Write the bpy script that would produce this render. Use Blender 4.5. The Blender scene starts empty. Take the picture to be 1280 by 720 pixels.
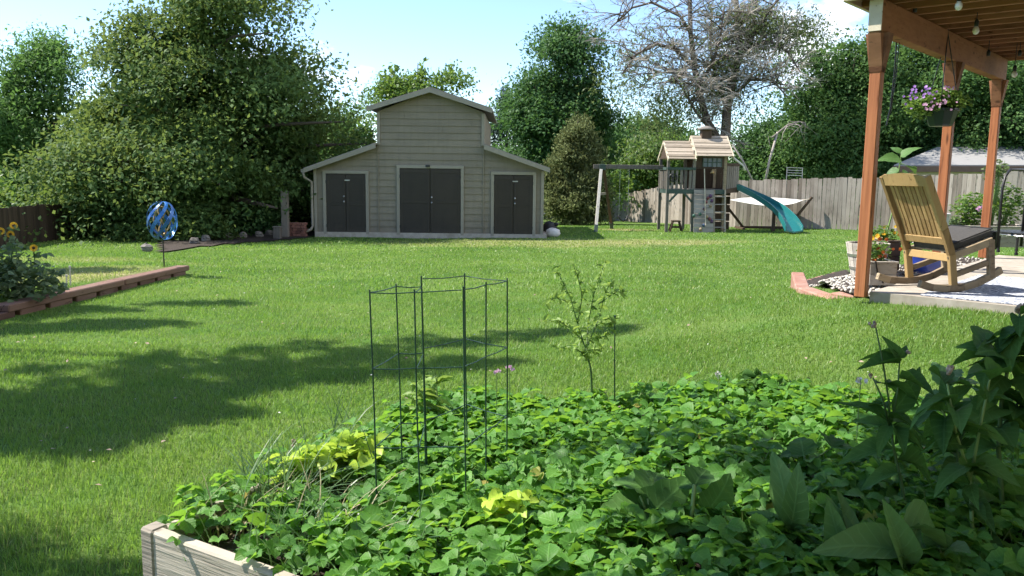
import bpy, math, random
import numpy as np
from mathutils import Vector, Matrix

R = random.Random(11)
NP = np.random.default_rng(5)
sc = bpy.context.scene
COL = sc.collection
V = Vector
rad = math.radians

# ------------------------------------------------------------------ camera model
F = 1030.0
PITCH, ROLL, EYE = rad(8.0), rad(0.7), 1.6
_fw = V((0, math.cos(PITCH), -math.sin(PITCH)))
_u0 = V((0, math.sin(PITCH), math.cos(PITCH)))
_r0 = V((1, 0, 0))
_rt = _r0 * math.cos(ROLL) + _u0 * math.sin(ROLL)
_up = _u0 * math.cos(ROLL) - _r0 * math.sin(ROLL)
def ray(px, py): return _fw + _rt * ((px - 640) / F) + _up * ((360 - py) / F)
def at(px, py, Y):
    d = ray(px, py); t = Y / d.y
    return V((d.x * t, Y, EYE + d.z * t))
def on(px, py, z):
    d = ray(px, py); t = (z - EYE) / d.z
    return V((d.x * t, d.y * t, z))
cam = bpy.data.cameras.new('camera'); camo = bpy.data.objects.new('camera', cam); COL.objects.link(camo)
cam.sensor_width = 36; cam.lens = 36 * F / 1280; cam.clip_end = 3000; cam.clip_start = 0.05
m = Matrix((_rt, _up, -_fw)).transposed().to_4x4(); m.translation = (0, 0, EYE); camo.matrix_world = m
sc.camera = camo

# ------------------------------------------------------------------ terrain
def sst(t):
    t = np.clip(t, 0, 1); return t * t * (3 - 2 * t)
def H(x, y):
    x = np.asarray(x, float); y = np.asarray(y, float)
    A = .46 - .0115 * np.clip(x + 3, 0, 17)
    z = -A * sst((y - 3) / 24) - .033 * np.clip(y - 29, 0, 40)
    z = z + .42 * np.exp(-(np.hypot(x - 4.6, y - 8.2) / 3.0) ** 3)
    f = np.clip((y - 14.0) / 5, 0, 1)                      # terrace held by the timber edge on the left
    w = .1 + 3.0 * f
    z = z + .15 * (1 - f) * sst((-5.58 - x) / w) * sst((y - 3) / 2)
    z = z + .012 * np.sin(x * 1.3 + y * .7) * np.sin(y * .9 - x * .4)
    return z
def h(x, y): return float(H(x, y))
def gnd(px, py):
    z = 0.
    for i in range(60):
        q = on(px, py, z); z = .5 * z + .5 * h(q.x, q.y)
    return V((q.x, q.y, h(q.x, q.y)))

# ------------------------------------------------------------------ object helpers
def tag(o, label=None, cat=None, group=None, kind=None):
    if label: o['label'] = label
    if cat: o['category'] = cat
    if group: o['group'] = group
    if kind: o['kind'] = kind
    return o
def thing(name, label, cat, loc, group=None):
    o = bpy.data.objects.new(name, None); COL.objects.link(o); o.location = loc; o.empty_display_size = .2
    ORG[o.name] = V(loc)
    return tag(o, label, cat, group)
ORG = {}
def link(name, me, mat, parent=None, origin=None):
    o = bpy.data.objects.new(name, me); COL.objects.link(o)
    if mat is not None: me.materials.append(mat)
    if parent is not None:
        o.parent = parent; ORG[o.name] = ORG[parent.name]
    else:
        o.location = origin if origin is not None else (0, 0, 0); ORG[o.name] = V(o.location)
    return o
def origin_of(parent, origin):
    return ORG[parent.name] if parent is not None else V(origin or (0, 0, 0))
def copy_tree(o, parent=None):
    c = o.copy(); COL.objects.link(c)
    if parent is not None: c.parent = parent
    ORG[c.name] = ORG[o.name]
    for ch in list(o.children): copy_tree(ch, c)
    return c

class MB:
    """collects primitives in world coordinates, links them as one mesh object"""
    def __init__(s, M=None): s.v = []; s.f = []; s.r = []; s.M = M
    def add(s, vs, fs, rnd=None):
        n = len(s.v); rnd = R.random() if rnd is None else rnd
        for q in vs:
            q = V(q); s.v.append(s.M @ q if s.M is not None else q)
        for f in fs: s.f.append([n + i for i in f]); s.r.append(rnd)
    def box(s, c, d, rot=None, rnd=None, bev=0.0):
        c = V(c); x, y, z = d[0] / 2, d[1] / 2, d[2] / 2
        b = min(bev, x * .4, y * .4, z * .4)
        if b <= 0:
            vs = [V((i * x, j * y, k * z)) for i in (-1, 1) for j in (-1, 1) for k in (-1, 1)]
            fs = [(0, 1, 3, 2), (4, 6, 7, 5), (0, 4, 5, 1), (2, 3, 7, 6), (0, 2, 6, 4), (1, 5, 7, 3)]
        else:
            vs = []; ix = {}
            for i in (-1, 1):
                for j in (-1, 1):
                    for k in (-1, 1):
                        ix[i, j, k] = len(vs)
                        vs += [V((i * x, j * (y - b), k * (z - b))), V((i * (x - b), j * y, k * (z - b))), V((i * (x - b), j * (y - b), k * z))]
            fs = []
            for sgn in (-1, 1):
                for ax in range(3):
                    o1, o2 = [a for a in range(3) if a != ax]
                    def key(p, q):
                        t = [0, 0, 0]; t[ax] = sgn; t[o1] = p; t[o2] = q; return ix[tuple(t)] + ax
                    fs.append([key(-1, -1), key(1, -1), key(1, 1), key(-1, 1)])
            for ax in range(3):
                o1, o2 = [a for a in range(3) if a != ax]
                for p in (-1, 1):
                    for q in (-1, 1):
                        t0 = [0, 0, 0]; t0[ax] = -1; t0[o1] = p; t0[o2] = q; t1 = list(t0); t1[ax] = 1
                        a, c2 = ix[tuple(t0)], ix[tuple(t1)]
                        fs.append([a + o1, c2 + o1, c2 + o2, a + o2])
            for kk in ix.values(): fs.append([kk, kk + 1, kk + 2])
        if rot is not None: vs = [rot @ q for q in vs]
        s.add([q + c for q in vs], fs, rnd)
    def beam(s, p0, p1, w, t, up=(0, 0, 1), rnd=None, bev=0.004):
        """box from p0 to p1: w across (horizontal), t along up"""
        p0, p1 = V(p0), V(p1); d = p1 - p0; L = d.length; d.normalize(); up = V(up)
        a = d.cross(up)
        if a.length < 1e-4: a = d.cross(V((0, 1, 0)))
        a.normalize(); b = a.cross(d)
        s.box((p0 + p1) / 2, (L, w, t), Matrix((d, a, b)).transposed(), rnd, bev)
    def tube(s, pts, r, n=6, rnd=None, cap=True):
        pts = [V(p) for p in pts]; rs = r if isinstance(r, (list, tuple)) else [r] * len(pts)
        vs = []; fs = []; ref = None
        for i, p in enumerate(pts):
            d = (pts[min(i + 1, len(pts) - 1)] - pts[max(i - 1, 0)])
            if d.length < 1e-7: d = V((0, 0, 1))
            d.normalize()
            if ref is None: ref = V((1, 0, 0)) if abs(d.x) < .8 else V((0, 1, 0))
            a = ref - d * ref.dot(d)
            if a.length < 1e-4: a = d.orthogonal()
            a.normalize(); ref = a; b = d.cross(a)
            for k in range(n):
                t = 2 * math.pi * k / n
                vs.append(p + (a * math.cos(t) + b * math.sin(t)) * rs[i])
        for i in range(len(pts) - 1):
            for k in range(n):
                fs.append((i * n + k, i * n + (k + 1) % n, (i + 1) * n + (k + 1) % n, (i + 1) * n + k))
        if cap: fs += [tuple(range(n))[::-1], tuple(range((len(pts) - 1) * n, len(pts) * n))]
        s.add(vs, fs, rnd)
    def lathe(s, c, prof, n=16, axis=None, rnd=None):
        c = V(c); vs = []; fs = []
        for (r, z) in prof:
            for k in range(n):
                t = 2 * math.pi * k / n; vs.append(V((r * math.cos(t), r * math.sin(t), z)))
        for i in range(len(prof) - 1):
            for k in range(n):
                fs.append((i * n + k, i * n + (k + 1) % n, (i + 1) * n + (k + 1) % n, (i + 1) * n + k))
        if prof[0][0] > 1e-4: fs.append(tuple(range(n))[::-1])
        if prof[-1][0] > 1e-4: fs.append(tuple(range((len(prof) - 1) * n, len(prof) * n)))
        if axis is not None: vs = [axis @ q for q in vs]
        s.add([q + c for q in vs], fs, rnd)
    def prism(s, poly, d, rnd=None):
        """polygon (3D points, planar) extruded by vector d"""
        n = len(poly); d = V(d); poly = [V(p) for p in poly]
        s.add(poly + [p + d for p in poly], [tuple(range(n))[::-1], tuple(range(n, 2 * n))] +
              [(i, (i + 1) % n, n + (i + 1) % n, n + i) for i in range(n)], rnd)
    def blob(s, c, d, rnd=None, jit=.15, n=6, rings=4):
        vs = []; fs = []
        c = V(c)
        for i in range(rings + 1):
            a = math.pi * i / rings
            for k in range(n):
                t = 2 * math.pi * (k + .5 * (i % 2)) / n; j = 1 + R.uniform(-jit, jit)
                vs.append(c + V((d[0] * math.sin(a) * math.cos(t) * j, d[1] * math.sin(a) * math.sin(t) * j, d[2] * math.cos(a) * j)))
        for i in range(rings):
            for k in range(n):
                fs.append((i * n + k, i * n + (k + 1) % n, (i + 1) * n + (k + 1) % n, (i + 1) * n + k))
        s.add(vs, fs, rnd)
    def build(s, name, mat, parent=None, origin=None, smooth=False, fixn=True):
        o0 = origin_of(parent, origin)
        me = bpy.data.meshes.new(name)
        me.from_pydata([tuple(q - o0) for q in s.v], [], s.f)
        a = me.attributes.new('rnd', 'FLOAT', 'FACE'); a.data.foreach_set('value', np.array(s.r, 'f'))
        if fixn:
            import bmesh
            b = bmesh.new(); b.from_mesh(me); bmesh.ops.recalc_face_normals(b, faces=b.faces); b.to_mesh(me); b.free()
        if smooth:
            me.polygons.foreach_set('use_smooth', np.ones(len(me.polygons), bool))
        me.update()
        return link(name, me, mat, parent, origin)

# ------------------------------------------------------------------ numpy scatter
def np_mesh(name, verts, faces, rnd, mat, parent=None, origin=None, smooth=False):
    """verts (N,3); faces list of (M,k) arrays; rnd list of arrays per face"""
    o0 = np.array(origin_of(parent, origin))
    me = bpy.data.meshes.new(name)
    verts = verts - o0
    me.vertices.add(len(verts)); me.vertices.foreach_set('co', verts.astype('f').ravel())
    tot = np.concatenate([np.full(len(f), f.shape[1]) for f in faces])
    idx = np.concatenate([f.ravel() for f in faces])
    me.loops.add(len(idx)); me.loops.foreach_set('vertex_index', idx.astype('i'))
    me.polygons.add(len(tot)); st = np.concatenate([[0], np.cumsum(tot)[:-1]])
    me.polygons.foreach_set('loop_start', st.astype('i'))
    if smooth: me.polygons.foreach_set('use_smooth', np.ones(len(tot), bool))
    a = me.attributes.new('rnd', 'FLOAT', 'FACE'); a.data.foreach_set('value', np.concatenate(rnd).astype('f'))
    me.update(calc_edges=True); me.validate()
    return link(name, me, mat, parent, origin)
def leaf_tpl(nu, prof, fold=.25, curl=.2, mid=True, ripple=0.0, twist=0.0, wave=0.0):
    vs = []; fs = []
    for i in range(nu + 1):
        u = i / nu; w = prof(u); z = -curl * u * u + wave * math.sin(u * 5.5); rp = ripple * math.sin(i * 2.4) + twist * u * w
        vs += [(u, -w, z + fold * w * (1 - .5 * u) + rp), (u, 0, z), (u, w, z + fold * w * (1 - .3 * u) - rp * .8)]
    for i in range(nu):
        for k in range(2): fs.append((3 * i + k, 3 * i + k + 1, 3 * i + k + 4, 3 * i + k + 3))
    return np.array(vs), np.array(fs)
DIAMOND = (np.array([(0, 0, 0), (.45, -.5, .06), (1, 0, -.08), (.45, .5, .06)], float), np.array([(0, 1, 2, 3)]))
def norm(a): return a / np.maximum(np.linalg.norm(a, axis=1, keepdims=True), 1e-9)
def scatter(name, tpl, pos, dr, nr, L, Wd, rnd, mat, parent=None, origin=None, smooth=False):
    tv, tf = tpl; n = len(pos); k = len(tv)
    dr = norm(dr); sd = norm(np.cross(nr, dr)); nn = np.cross(dr, sd)
    L = np.broadcast_to(L, n)[:, None, None]; Wd = np.broadcast_to(Wd, n)[:, None, None]
    vv = pos[:, None, :] + tv[None, :, 0:1] * L * dr[:, None, :] + tv[None, :, 1:2] * Wd * sd[:, None, :] + tv[None, :, 2:3] * L * nn[:, None, :]
    ff = (tf[None, :, :] + (np.arange(n) * k)[:, None, None]).reshape(-1, tf.shape[1])
    o = np_mesh(name, vv.reshape(-1, 3), [ff], [np.repeat(np.broadcast_to(rnd, n), len(tf))], mat, parent, origin, smooth)
    if k > 6 and len(o.data.vertices) == n * k:
        for an, col in (('lu', 0), ('lv', 1)):
            a = o.data.attributes.new(an, 'FLOAT', 'POINT'); a.data.foreach_set('value', np.tile(tv[:, col], n).astype('f'))
    return o

# ------------------------------------------------------------------ materials
def newmat(name):
    mt = bpy.data.materials.new(name); mt.use_nodes = True; nt = mt.node_tree; nt.nodes.clear()
    out = nt.nodes.new('ShaderNodeOutputMaterial')
    return mt, nt, out
def N(nt, t, **kw):
    n = nt.nodes.new(t)
    for k, v_ in kw.items(): setattr(n, k, v_)
    return n
def ramp(nt, src, stops):
    r = N(nt, 'ShaderNodeValToRGB'); e = r.color_ramp.elements
    while len(e) < len(stops): e.new(.5)
    for i, (p, c) in enumerate(stops):
        e[i].position = p; e[i].color = (c[0], c[1], c[2], 1)
    nt.links.new(src, r.inputs[0]); return r.outputs[0]
def noise(nt, scale, detail=4, vec=None, rough=.55, sc3=None):
    n = N(nt, 'ShaderNodeTexNoise'); n.inputs['Scale'].default_value = scale; n.inputs['Detail'].default_value = detail
    n.inputs['Roughness'].default_value = rough
    tc = N(nt, 'ShaderNodeTexCoord'); src = tc.outputs['Object'] if vec is None else vec
    if sc3:
        mp = N(nt, 'ShaderNodeMapping'); mp.inputs['Scale'].default_value = sc3; nt.links.new(src, mp.inputs[0]); src = mp.outputs[0]
    nt.links.new(src, n.inputs['Vector']); return n.outputs['Fac']
def math_(nt, op, a, b):
    n = N(nt, 'ShaderNodeMath', operation=op)
    for i, x in enumerate((a, b)):
        if isinstance(x, (int, float)): n.inputs[i].default_value = x
        else: nt.links.new(x, n.inputs[i])
    return n.outputs[0]
def mixc(nt, fac, a, b, mode='MIX'):
    n = N(nt, 'ShaderNodeMix', data_type='RGBA', blend_type=mode)
    if isinstance(fac, (int, float)): n.inputs[0].default_value = fac
    else: nt.links.new(fac, n.inputs[0])
    for i, x in ((6, a), (7, b)):
        if isinstance(x, tuple): n.inputs[i].default_value = (*x, 1)
        else: nt.links.new(x, n.inputs[i])
    return n.outputs[2]
def attr(nt, name='rnd'):
    return N(nt, 'ShaderNodeAttribute', attribute_name=name).outputs['Fac']
def bump(nt, hgt, strength, dist=.01):
    b = N(nt, 'ShaderNodeBump'); b.inputs['Strength'].default_value = strength; b.inputs['Distance'].default_value = dist
    nt.links.new(hgt, b.inputs['Height']); return b.outputs[0]
def surf(name, c1, c2, scale=6, rough=.7, sc3=None, bmp=.3, metal=0, spec=.4, rv=.35, detail=6, stain=None, grain=None, dirt=None):
    """noise-mottled colour c1..c2, tone per piece from rnd, optional stain colour in large patches"""
    mt, nt, out = newmat(name); p = N(nt, 'ShaderNodeBsdfPrincipled')
    nz = noise(nt, scale, detail, sc3=sc3)
    f = math_(nt, 'ADD', math_(nt, 'MULTIPLY', nz, 1 - rv * .5), math_(nt, 'MULTIPLY', attr(nt), rv))
    c = ramp(nt, f, [(.3, c1), (.8, c2)])
    if stain:
        s = ramp(nt, noise(nt, scale * .23 + .4, 5), [(.48, (0, 0, 0)), (.68, (1, 1, 1))]); c = mixc(nt, math_(nt, 'MULTIPLY', s, .7), c, stain)
    if grain:                                                     # knots and drying cracks along the grain
        tc = N(nt, 'ShaderNodeTexCoord'); mp = N(nt, 'ShaderNodeMapping'); mp.inputs['Scale'].default_value = tuple(1.2 * g_ ** .5 for g_ in grain); nt.links.new(tc.outputs['Object'], mp.inputs[0])
        vo = N(nt, 'ShaderNodeTexVoronoi'); vo.inputs['Scale'].default_value = 1.3; nt.links.new(mp.outputs[0], vo.inputs['Vector'])
        c = mixc(nt, ramp(nt, vo.outputs['Distance'], [(.05, (.8, .8, .8)), (.13, (0, 0, 0))]), c, tuple(x * .35 for x in c1))
        cr = ramp(nt, noise(nt, 3.2, 3, sc3=grain), [(.30, (.75, .75, .75)), (.36, (0, 0, 0))]); c = mixc(nt, cr, c, tuple(x * .4 for x in c1))
    if dirt is not None:                                          # soil splashed up from the ground, uneven
        tc = N(nt, 'ShaderNodeTexCoord'); s3 = N(nt, 'ShaderNodeSeparateXYZ'); nt.links.new(tc.outputs['Object'], s3.inputs[0])
        dd = math_(nt, 'SUBTRACT', math_(nt, 'MULTIPLY', noise(nt, 5, 6), .9), s3.outputs[2]); c = mixc(nt, math_(nt, 'MULTIPLY', ramp(nt, dd, [(.05, (0, 0, 0)), (.5, (1, 1, 1))]), .45), c, dirt)
        ru = ramp(nt, noise(nt, 2.2, 5, sc3=(4, 4, .35)), [(.5, (0, 0, 0)), (.72, (1, 1, 1))]); c = mixc(nt, math_(nt, 'MULTIPLY', ru, .25), c, tuple(x * .6 for x in c1))
    nt.links.new(c, p.inputs['Base Color']); p.inputs['Roughness'].default_value = rough
    p.inputs['Metallic'].default_value = metal; p.inputs['Specular IOR Level'].default_value = spec
    if bmp: nt.links.new(bump(nt, nz, bmp), p.inputs['Normal'])
    nt.links.new(p.outputs[0], out.inputs[0]); return mt
def leafmat(name, dark, light, trans, tf=.4, rough=.45, spec=.35, big=1.2, vein=0, old=None):
    mt, nt, out = newmat(name); p = N(nt, 'ShaderNodeBsdfPrincipled'); t = N(nt, 'ShaderNodeBsdfTranslucent')
    f = math_(nt, 'ADD', math_(nt, 'MULTIPLY', attr(nt), .75), math_(nt, 'MULTIPLY', noise(nt, big, 3), .35))
    c = ramp(nt, f, [(.15, dark), (.85, light)])
    if old: c = mixc(nt, ramp(nt, attr(nt), [(.955, (0, 0, 0)), (.975, (1, 1, 1))]), c, old)
    if vein:
        av = math_(nt, 'ABSOLUTE', attr(nt, 'lv'), 0); rib = ramp(nt, av, [(.0, (1, 1, 1)), (.05, (0, 0, 0))])
        st_ = math_(nt, 'PINGPONG', math_(nt, 'SUBTRACT', attr(nt, 'lu'), math_(nt, 'MULTIPLY', av, .55)), .075)
        sv = ramp(nt, math_(nt, 'MULTIPLY', st_, 13.3), [(.0, (1, 1, 1)), (.22, (.15, .15, .15)), (1., (0, 0, 0))])
        vn = math_(nt, 'MAXIMUM', rib, math_(nt, 'MULTIPLY', sv, .7)); c = mixc(nt, math_(nt, 'MULTIPLY', vn, vein), c, tuple(min(1, x * 1.9 + .03) for x in light))
        blot = ramp(nt, noise(nt, 55, 3), [(.62, (0, 0, 0)), (.75, (1, 1, 1))]); c = mixc(nt, math_(nt, 'MULTIPLY', blot, .3), c, (light[0] * 1.3, light[1] * .9, light[2]))
        nt.links.new(bump(nt, math_(nt, 'SUBTRACT', noise(nt, 90, 2), vn), .35, .004), p.inputs['Normal'])
    nt.links.new(c, p.inputs['Base Color']); p.inputs['Roughness'].default_value = rough; p.inputs['Specular IOR Level'].default_value = spec
    nt.links.new(mixc(nt, .6, c, trans), t.inputs[0])
    mx = N(nt, 'ShaderNodeMixShader'); mx.inputs[0].default_value = tf
    nt.links.new(p.outputs[0], mx.inputs[1]); nt.links.new(t.outputs[0], mx.inputs[2]); nt.links.new(mx.outputs[0], out.inputs[0]); return mt
def wood(name, c1, c2, sc3=(14, 14, 1.2), rough=.75, rv=.5, stain=None, bmp=.35):
    return surf(name, c1, c2, 1.6, rough, sc3, bmp, 0, .25, rv, 8, stain, grain=sc3)

M = {}
M['siding'] = surf('taupe_siding_paint', (.185, .160, .114), (.228, .20, .146), 3, .6, bmp=.05, rv=.3, stain=(.18, .158, .118), dirt=(.15, .115, .075))
M['trim'] = surf('trim_paint', (.235, .215, .172), (.28, .26, .21), 5, .55, bmp=.05)
M['barn_door'] = surf('brown_door_paint', (.025, .0195, .0142), (.036, .0285, .021), 4, .55, bmp=.05, dirt=(.07, .055, .04))
M['shingle'] = surf('asphalt_shingle', (.16, .145, .125), (.28, .26, .23), 25, .9, rv=.4, bmp=.5)
M['concrete'] = surf('concrete', (.27, .235, .19), (.47, .42, .355), 9, .85, stain=(.27, .235, .185), bmp=.25, rv=.2)
M['metal'] = surf('grey_metal', (.35, .35, .35), (.5, .5, .5), 10, .35, metal=.8, bmp=.05)
M['black_metal'] = surf('black_powder_coat', (.012, .012, .013), (.03, .03, .03), 12, .4, bmp=.05)
M['green_wire'] = surf('green_coated_wire', (.012, .04, .022), (.02, .06, .035), 20, .4, bmp=.05)
M['fence_grey'] = wood('weathered_fence_wood', (.142, .12, .098), (.32, .282, .242), (12, 12, .8), .85, 1.0, stain=(.15, .122, .098))
M['fence_dark'] = wood('dark_stained_fence', (.028, .020, .014), (.06, .042, .03), (12, 12, .8), .8, .6)
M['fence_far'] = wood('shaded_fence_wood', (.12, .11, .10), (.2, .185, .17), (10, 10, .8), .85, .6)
M['post_red'] = wood('redwood_stain', (.15, .043, .017), (.43, .165, .07), (18, 18, .8), .6, .3, stain=(.40, .15, .06))
M['beam'] = wood('weathered_brown_beam', (.21, .082, .034), (.36, .165, .075), (3, 3, 14), .75, .3, stain=(.16, .075, .038))
M['joist'] = wood('brown_joists', (.16, .07, .035), (.32, .155, .08), (3, 3, 9), .75, .5)
M['end_wood'] = wood('pale_sunlit_end_wood', (.45, .39, .28), (.62, .55, .42), (4, 4, 4), .6, .3)  # sunlight on beam end and rim put into a paler colour
M['bed_wood'] = wood('grey_bed_timber', (.12, .10, .08), (.43, .385, .32), (1.6, 1.6, 34), .85, .4, stain=(.27, .22, .165), bmp=.8)
M['playwood'] = wood('grey_playset_wood', (.10, .09, .078), (.20, .18, .155), (8, 8, 2), .8, .6)
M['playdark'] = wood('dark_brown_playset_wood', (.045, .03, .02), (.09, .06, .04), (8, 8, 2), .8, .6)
M['playroof'] = wood('bleached_roof_wood', (.22, .18, .135), (.38, .32, .25), (1.5, 14, 14), .8, .6)
M['playgreen'] = surf('dark_green_paint', (.03, .055, .045), (.055, .085, .07), 5, .6)
M['climb'] = wood('bleached_climbing_boards', (.21, .185, .165), (.33, .30, .275), (1.5, 8, 8), .85, .6)
M['pale_pole'] = wood('pale_and_sunlit_pole', (.42, .39, .34), (.62, .585, .52), (10, 10, 1), .7, .4)  # sunlight put into the colour on the swing leg; plain pale elsewhere
M['teak'] = wood('weathered_teak', (.22, .135, .055), (.40, .265, .115), (16, 16, 1.2), .6, .6, stain=(.30, .215, .10))
M['teak_grey'] = wood('greyed_teak', (.19, .14, .09), (.37, .29, .19), (3, 12, 12), .7, .5)
M['cushion'] = surf('charcoal_cushion_fabric', (.035, .034, .034), (.065, .062, .06), 40, .85, bmp=.3)
M['planter'] = wood('grey_planter_wood', (.30, .26, .22), (.50, .45, .39), (5, 5, 14), .85, .5)
M['planter_dark'] = wood('brown_planter_wood', (.10, .07, .05), (.18, .13, .09), (5, 5, 14), .85, .5)
M['paver'] = surf('pink_concrete_paver', (.27, .125, .09), (.42, .235, .175), 14, .85, stain=(.36, .25, .20), rv=.5)
M['pebble'] = surf('pale_pebbles', (.28, .25, .215), (.55, .52, .46), 4, .75, rv=1.0, bmp=.1)
M['mulch'] = surf('bark_mulch', (.014, .010, .007), (.06, .042, .03), 30, .95, bmp=1.0, rv=.2)
M['soil'] = surf('garden_soil', (.02, .015, .011), (.06, .045, .033), 25, .95, bmp=1.0, rv=.2)
M['stone'] = surf('field_stone', (.10, .088, .075), (.22, .20, .175), 7, .85, rv=.6)
M['white_stone'] = surf('pale_stone', (.5, .49, .47), (.72, .70, .68), 7, .8, rv=.4)
M['edge_timber'] = wood('reddish_landscape_timber', (.07, .036, .027), (.19, .11, .082), (9, 1.2, 9), .85, .6, stain=(.20, .14, .11))
M['bark'] = surf('grey_brown_bark', (.045, .036, .028), (.13, .105, .085), 5, .95, sc3=(5, 5, 1.2), bmp=1.0)
M['deadbark'] = surf('pale_dead_bark', (.19, .165, .145), (.37, .33, .29), 4, .95, sc3=(4, 4, 1.0), bmp=1.0, rv=.8)
M['slide'] = surf('teal_slide_plastic', (.012, .12, .122), (.02, .17, .168), 3, .28, bmp=.02, spec=.5)
M['slide_under'] = surf('dark_green_slide_edge', (.008, .05, .055), (.012, .07, .075), 3, .4, bmp=.02)
M['canvas'] = surf('white_hammock_cloth', (.52, .50, .46), (.62, .60, .56), 8, .85, bmp=.1)
M['rope'] = surf('pale_rope', (.5, .44, .34), (.65, .58, .46), 30, .9)
M['glass'] = surf('blue_grey_window_pane', (.10, .13, .16), (.16, .19, .22), 5, .12, bmp=0, spec=.8)
M['roof_grey'] = surf('grey_roof_shingle', (.25, .245, .24), (.29, .285, .28), 14, .9, rv=.1)
M['brown_paint'] = surf('brown_fascia_paint', (.11, .065, .05), (.16, .10, .08), 6, .7)
M['tan_wall'] = surf('tan_house_wall', (.50, .44, .34), (.62, .56, .45), 5, .85)
M['brick'] = surf('rusty_red_brick', (.11, .05, .038), (.22, .10, .075), 9, .9, rv=.6)
M['blue_metal'] = surf('blue_enamel', (.012, .06, .22), (.035, .17, .46), 6, .25, metal=.3, bmp=.02, spec=.6, rv=.9)
M['copper'] = surf('tarnished_copper', (.30, .20, .08), (.45, .34, .16), 8, .35, metal=.7, bmp=.03)
M['blue_pot'] = surf('cobalt_glaze', (.015, .035, .22), (.03, .06, .32), 5, .2, bmp=.02, spec=.6)
M['green_pot'] = surf('dark_green_plastic', (.012, .03, .022), (.022, .045, .034), 5, .35, bmp=.03)
M['black_plastic'] = surf('black_plastic', (.010, .010, .010), (.022, .022, .022), 5, .45, bmp=.03)
M['yellow_petal'] = leafmat('yellow_petals', (.55, .28, .01), (.80, .48, .03), (.8, .5, .05), .35)
M['flower_centre'] = surf('dark_flower_centre', (.03, .016, .008), (.07, .035, .016), 40, .9)
M['purple_petal'] = leafmat('purple_petals', (.20, .08, .42), (.48, .26, .70), (.55, .3, .8), .35)
M['pink_petal'] = leafmat('pink_petals', (.50, .22, .42), (.70, .45, .62), (.8, .5, .7), .35)
M['red_petal'] = leafmat('red_orange_petals', (.42, .04, .02), (.65, .18, .03), (.7, .2, .05), .35)
M['dry_flower'] = surf('dried_seed_head', (.20, .14, .10), (.40, .31, .24), 30, .9)
M['stem'] = surf('green_stem', (.04, .085, .02), (.08, .15, .04), 12, .6, bmp=.05)
M['stem_pale'] = surf('pale_green_stem', (.12, .20, .05), (.2, .30, .09), 12, .55, bmp=.05)
M['socket'] = M['black_plastic']
M['bulb'] = surf('frosted_bulb_glass', (.55, .53, .48), (.7, .68, .62), 5, .15, bmp=0, spec=.8)
for k, c in dict(hold_red=(.18, .05, .055), hold_blue=(.07, .11, .2), hold_yellow=(.32, .24, .14), hold_purple=(.11, .05, .12), hold_green=(.05, .12, .09)).items():
    M[k] = surf(k.replace('hold_', '') + '_climbing_hold', tuple(x * .8 for x in c), c, 5, .5, bmp=.05)
# foliage
M['linden'] = leafmat('linden_leaves', (.032, .078, .024), (.12, .20, .06), (.27, .34, .07), .38, .6, .12)
M['loose'] = leafmat('loose_tree_leaves', (.042, .10, .03), (.11, .20, .06), (.2, .38, .08), .38, .6, .12)
M['cotton'] = leafmat('cottonwood_leaves', (.03, .085, .03), (.085, .17, .055), (.14, .28, .06), .34, .55, .18)
M['spruce'] = leafmat('spruce_needles', (.022, .042, .032), (.05, .085, .062), (.05, .1, .06), .2, .7, .1)
M['juniper'] = leafmat('juniper_foliage', (.075, .10, .035), (.17, .20, .08), (.24, .26, .1), .22, .75, .1)
M['maple'] = leafmat('maple_leaves', (.035, .085, .026), (.105, .195, .06), (.18, .32, .07), .36, .55, .15)
M['bright'] = leafmat('bright_green_leaves', (.05, .11, .02), (.13, .24, .05), (.28, .40, .06), .42, .5)
M['sapling'] = leafmat('pale_sapling_leaves', (.12, .22, .04), (.27, .40, .09), (.4, .55, .1), .42, .5)
M['elm'] = leafmat('sparse_elm_leaves', (.06, .095, .035), (.15, .20, .08), (.25, .32, .10), .38, .55)
M['strawberry'] = leafmat('strawberry_leaves', (.032, .115, .017), (.13, .305, .048), (.36, .64, .05), .44, .5, .35, big=5, vein=.35, old=(.34, .27, .07))
M['lime'] = leafmat('lime_green_leaves', (.26, .40, .035), (.46, .62, .08), (.55, .7, .08), .4, .45, .3, big=5)
M['broad'] = leafmat('broad_garden_leaves', (.03, .08, .02), (.08, .17, .04), (.15, .32, .03), .36, .6, .10, big=6, vein=.3)
M['lance'] = leafmat('lance_leaves', (.05, .12, .03), (.10, .20, .055), (.2, .36, .06), .35, .5, .3, big=6, vein=.3)
M['chive'] = leafmat('chive_blades', (.04, .095, .035), (.11, .20, .07), (.18, .30, .08), .3, .4, .4, big=6)
M['straw'] = leafmat('dry_straw_blades', (.30, .26, .14), (.48, .43, .26), (.5, .45, .25), .3, .6)
M['sunleaf'] = leafmat('grey_green_leaves', (.06, .10, .04), (.155, .21, .10), (.2, .3, .1), .3, .55)
# ------------------------------------------------------------------ sky, sun
SUN_EL, SUN_D = rad(50), V((-1, .2, 0)).normalized()
w = bpy.data.worlds.new('World'); sc.world = w; w.use_nodes = True; nt = w.node_tree
bg = nt.nodes['Background']; bg.inputs[1].default_value = .135
sky = N(nt, 'ShaderNodeTexSky', sky_type='NISHITA'); sky.sun_disc = False
sky.sun_elevation = SUN_EL; sky.sun_rotation = math.atan2(SUN_D.x, SUN_D.y) % (2 * math.pi)
sky.air_density = 1.0; sky.dust_density = .25; sky.ozone_density = 3.0; sky.altitude = 1600
tc = N(nt, 'ShaderNodeTexCoord'); sp = N(nt, 'ShaderNodeSeparateXYZ'); nt.links.new(tc.outputs['Generated'], sp.inputs[0])
cn = noise(nt, 2.6, 7, tc.outputs['Generated'], .58, (1.0, 1.0, 2.6))
msk = math_(nt, 'ADD', cn, math_(nt, 'MULTIPLY', sp.outputs['X'], .16))          # more cloud towards the right
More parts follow.
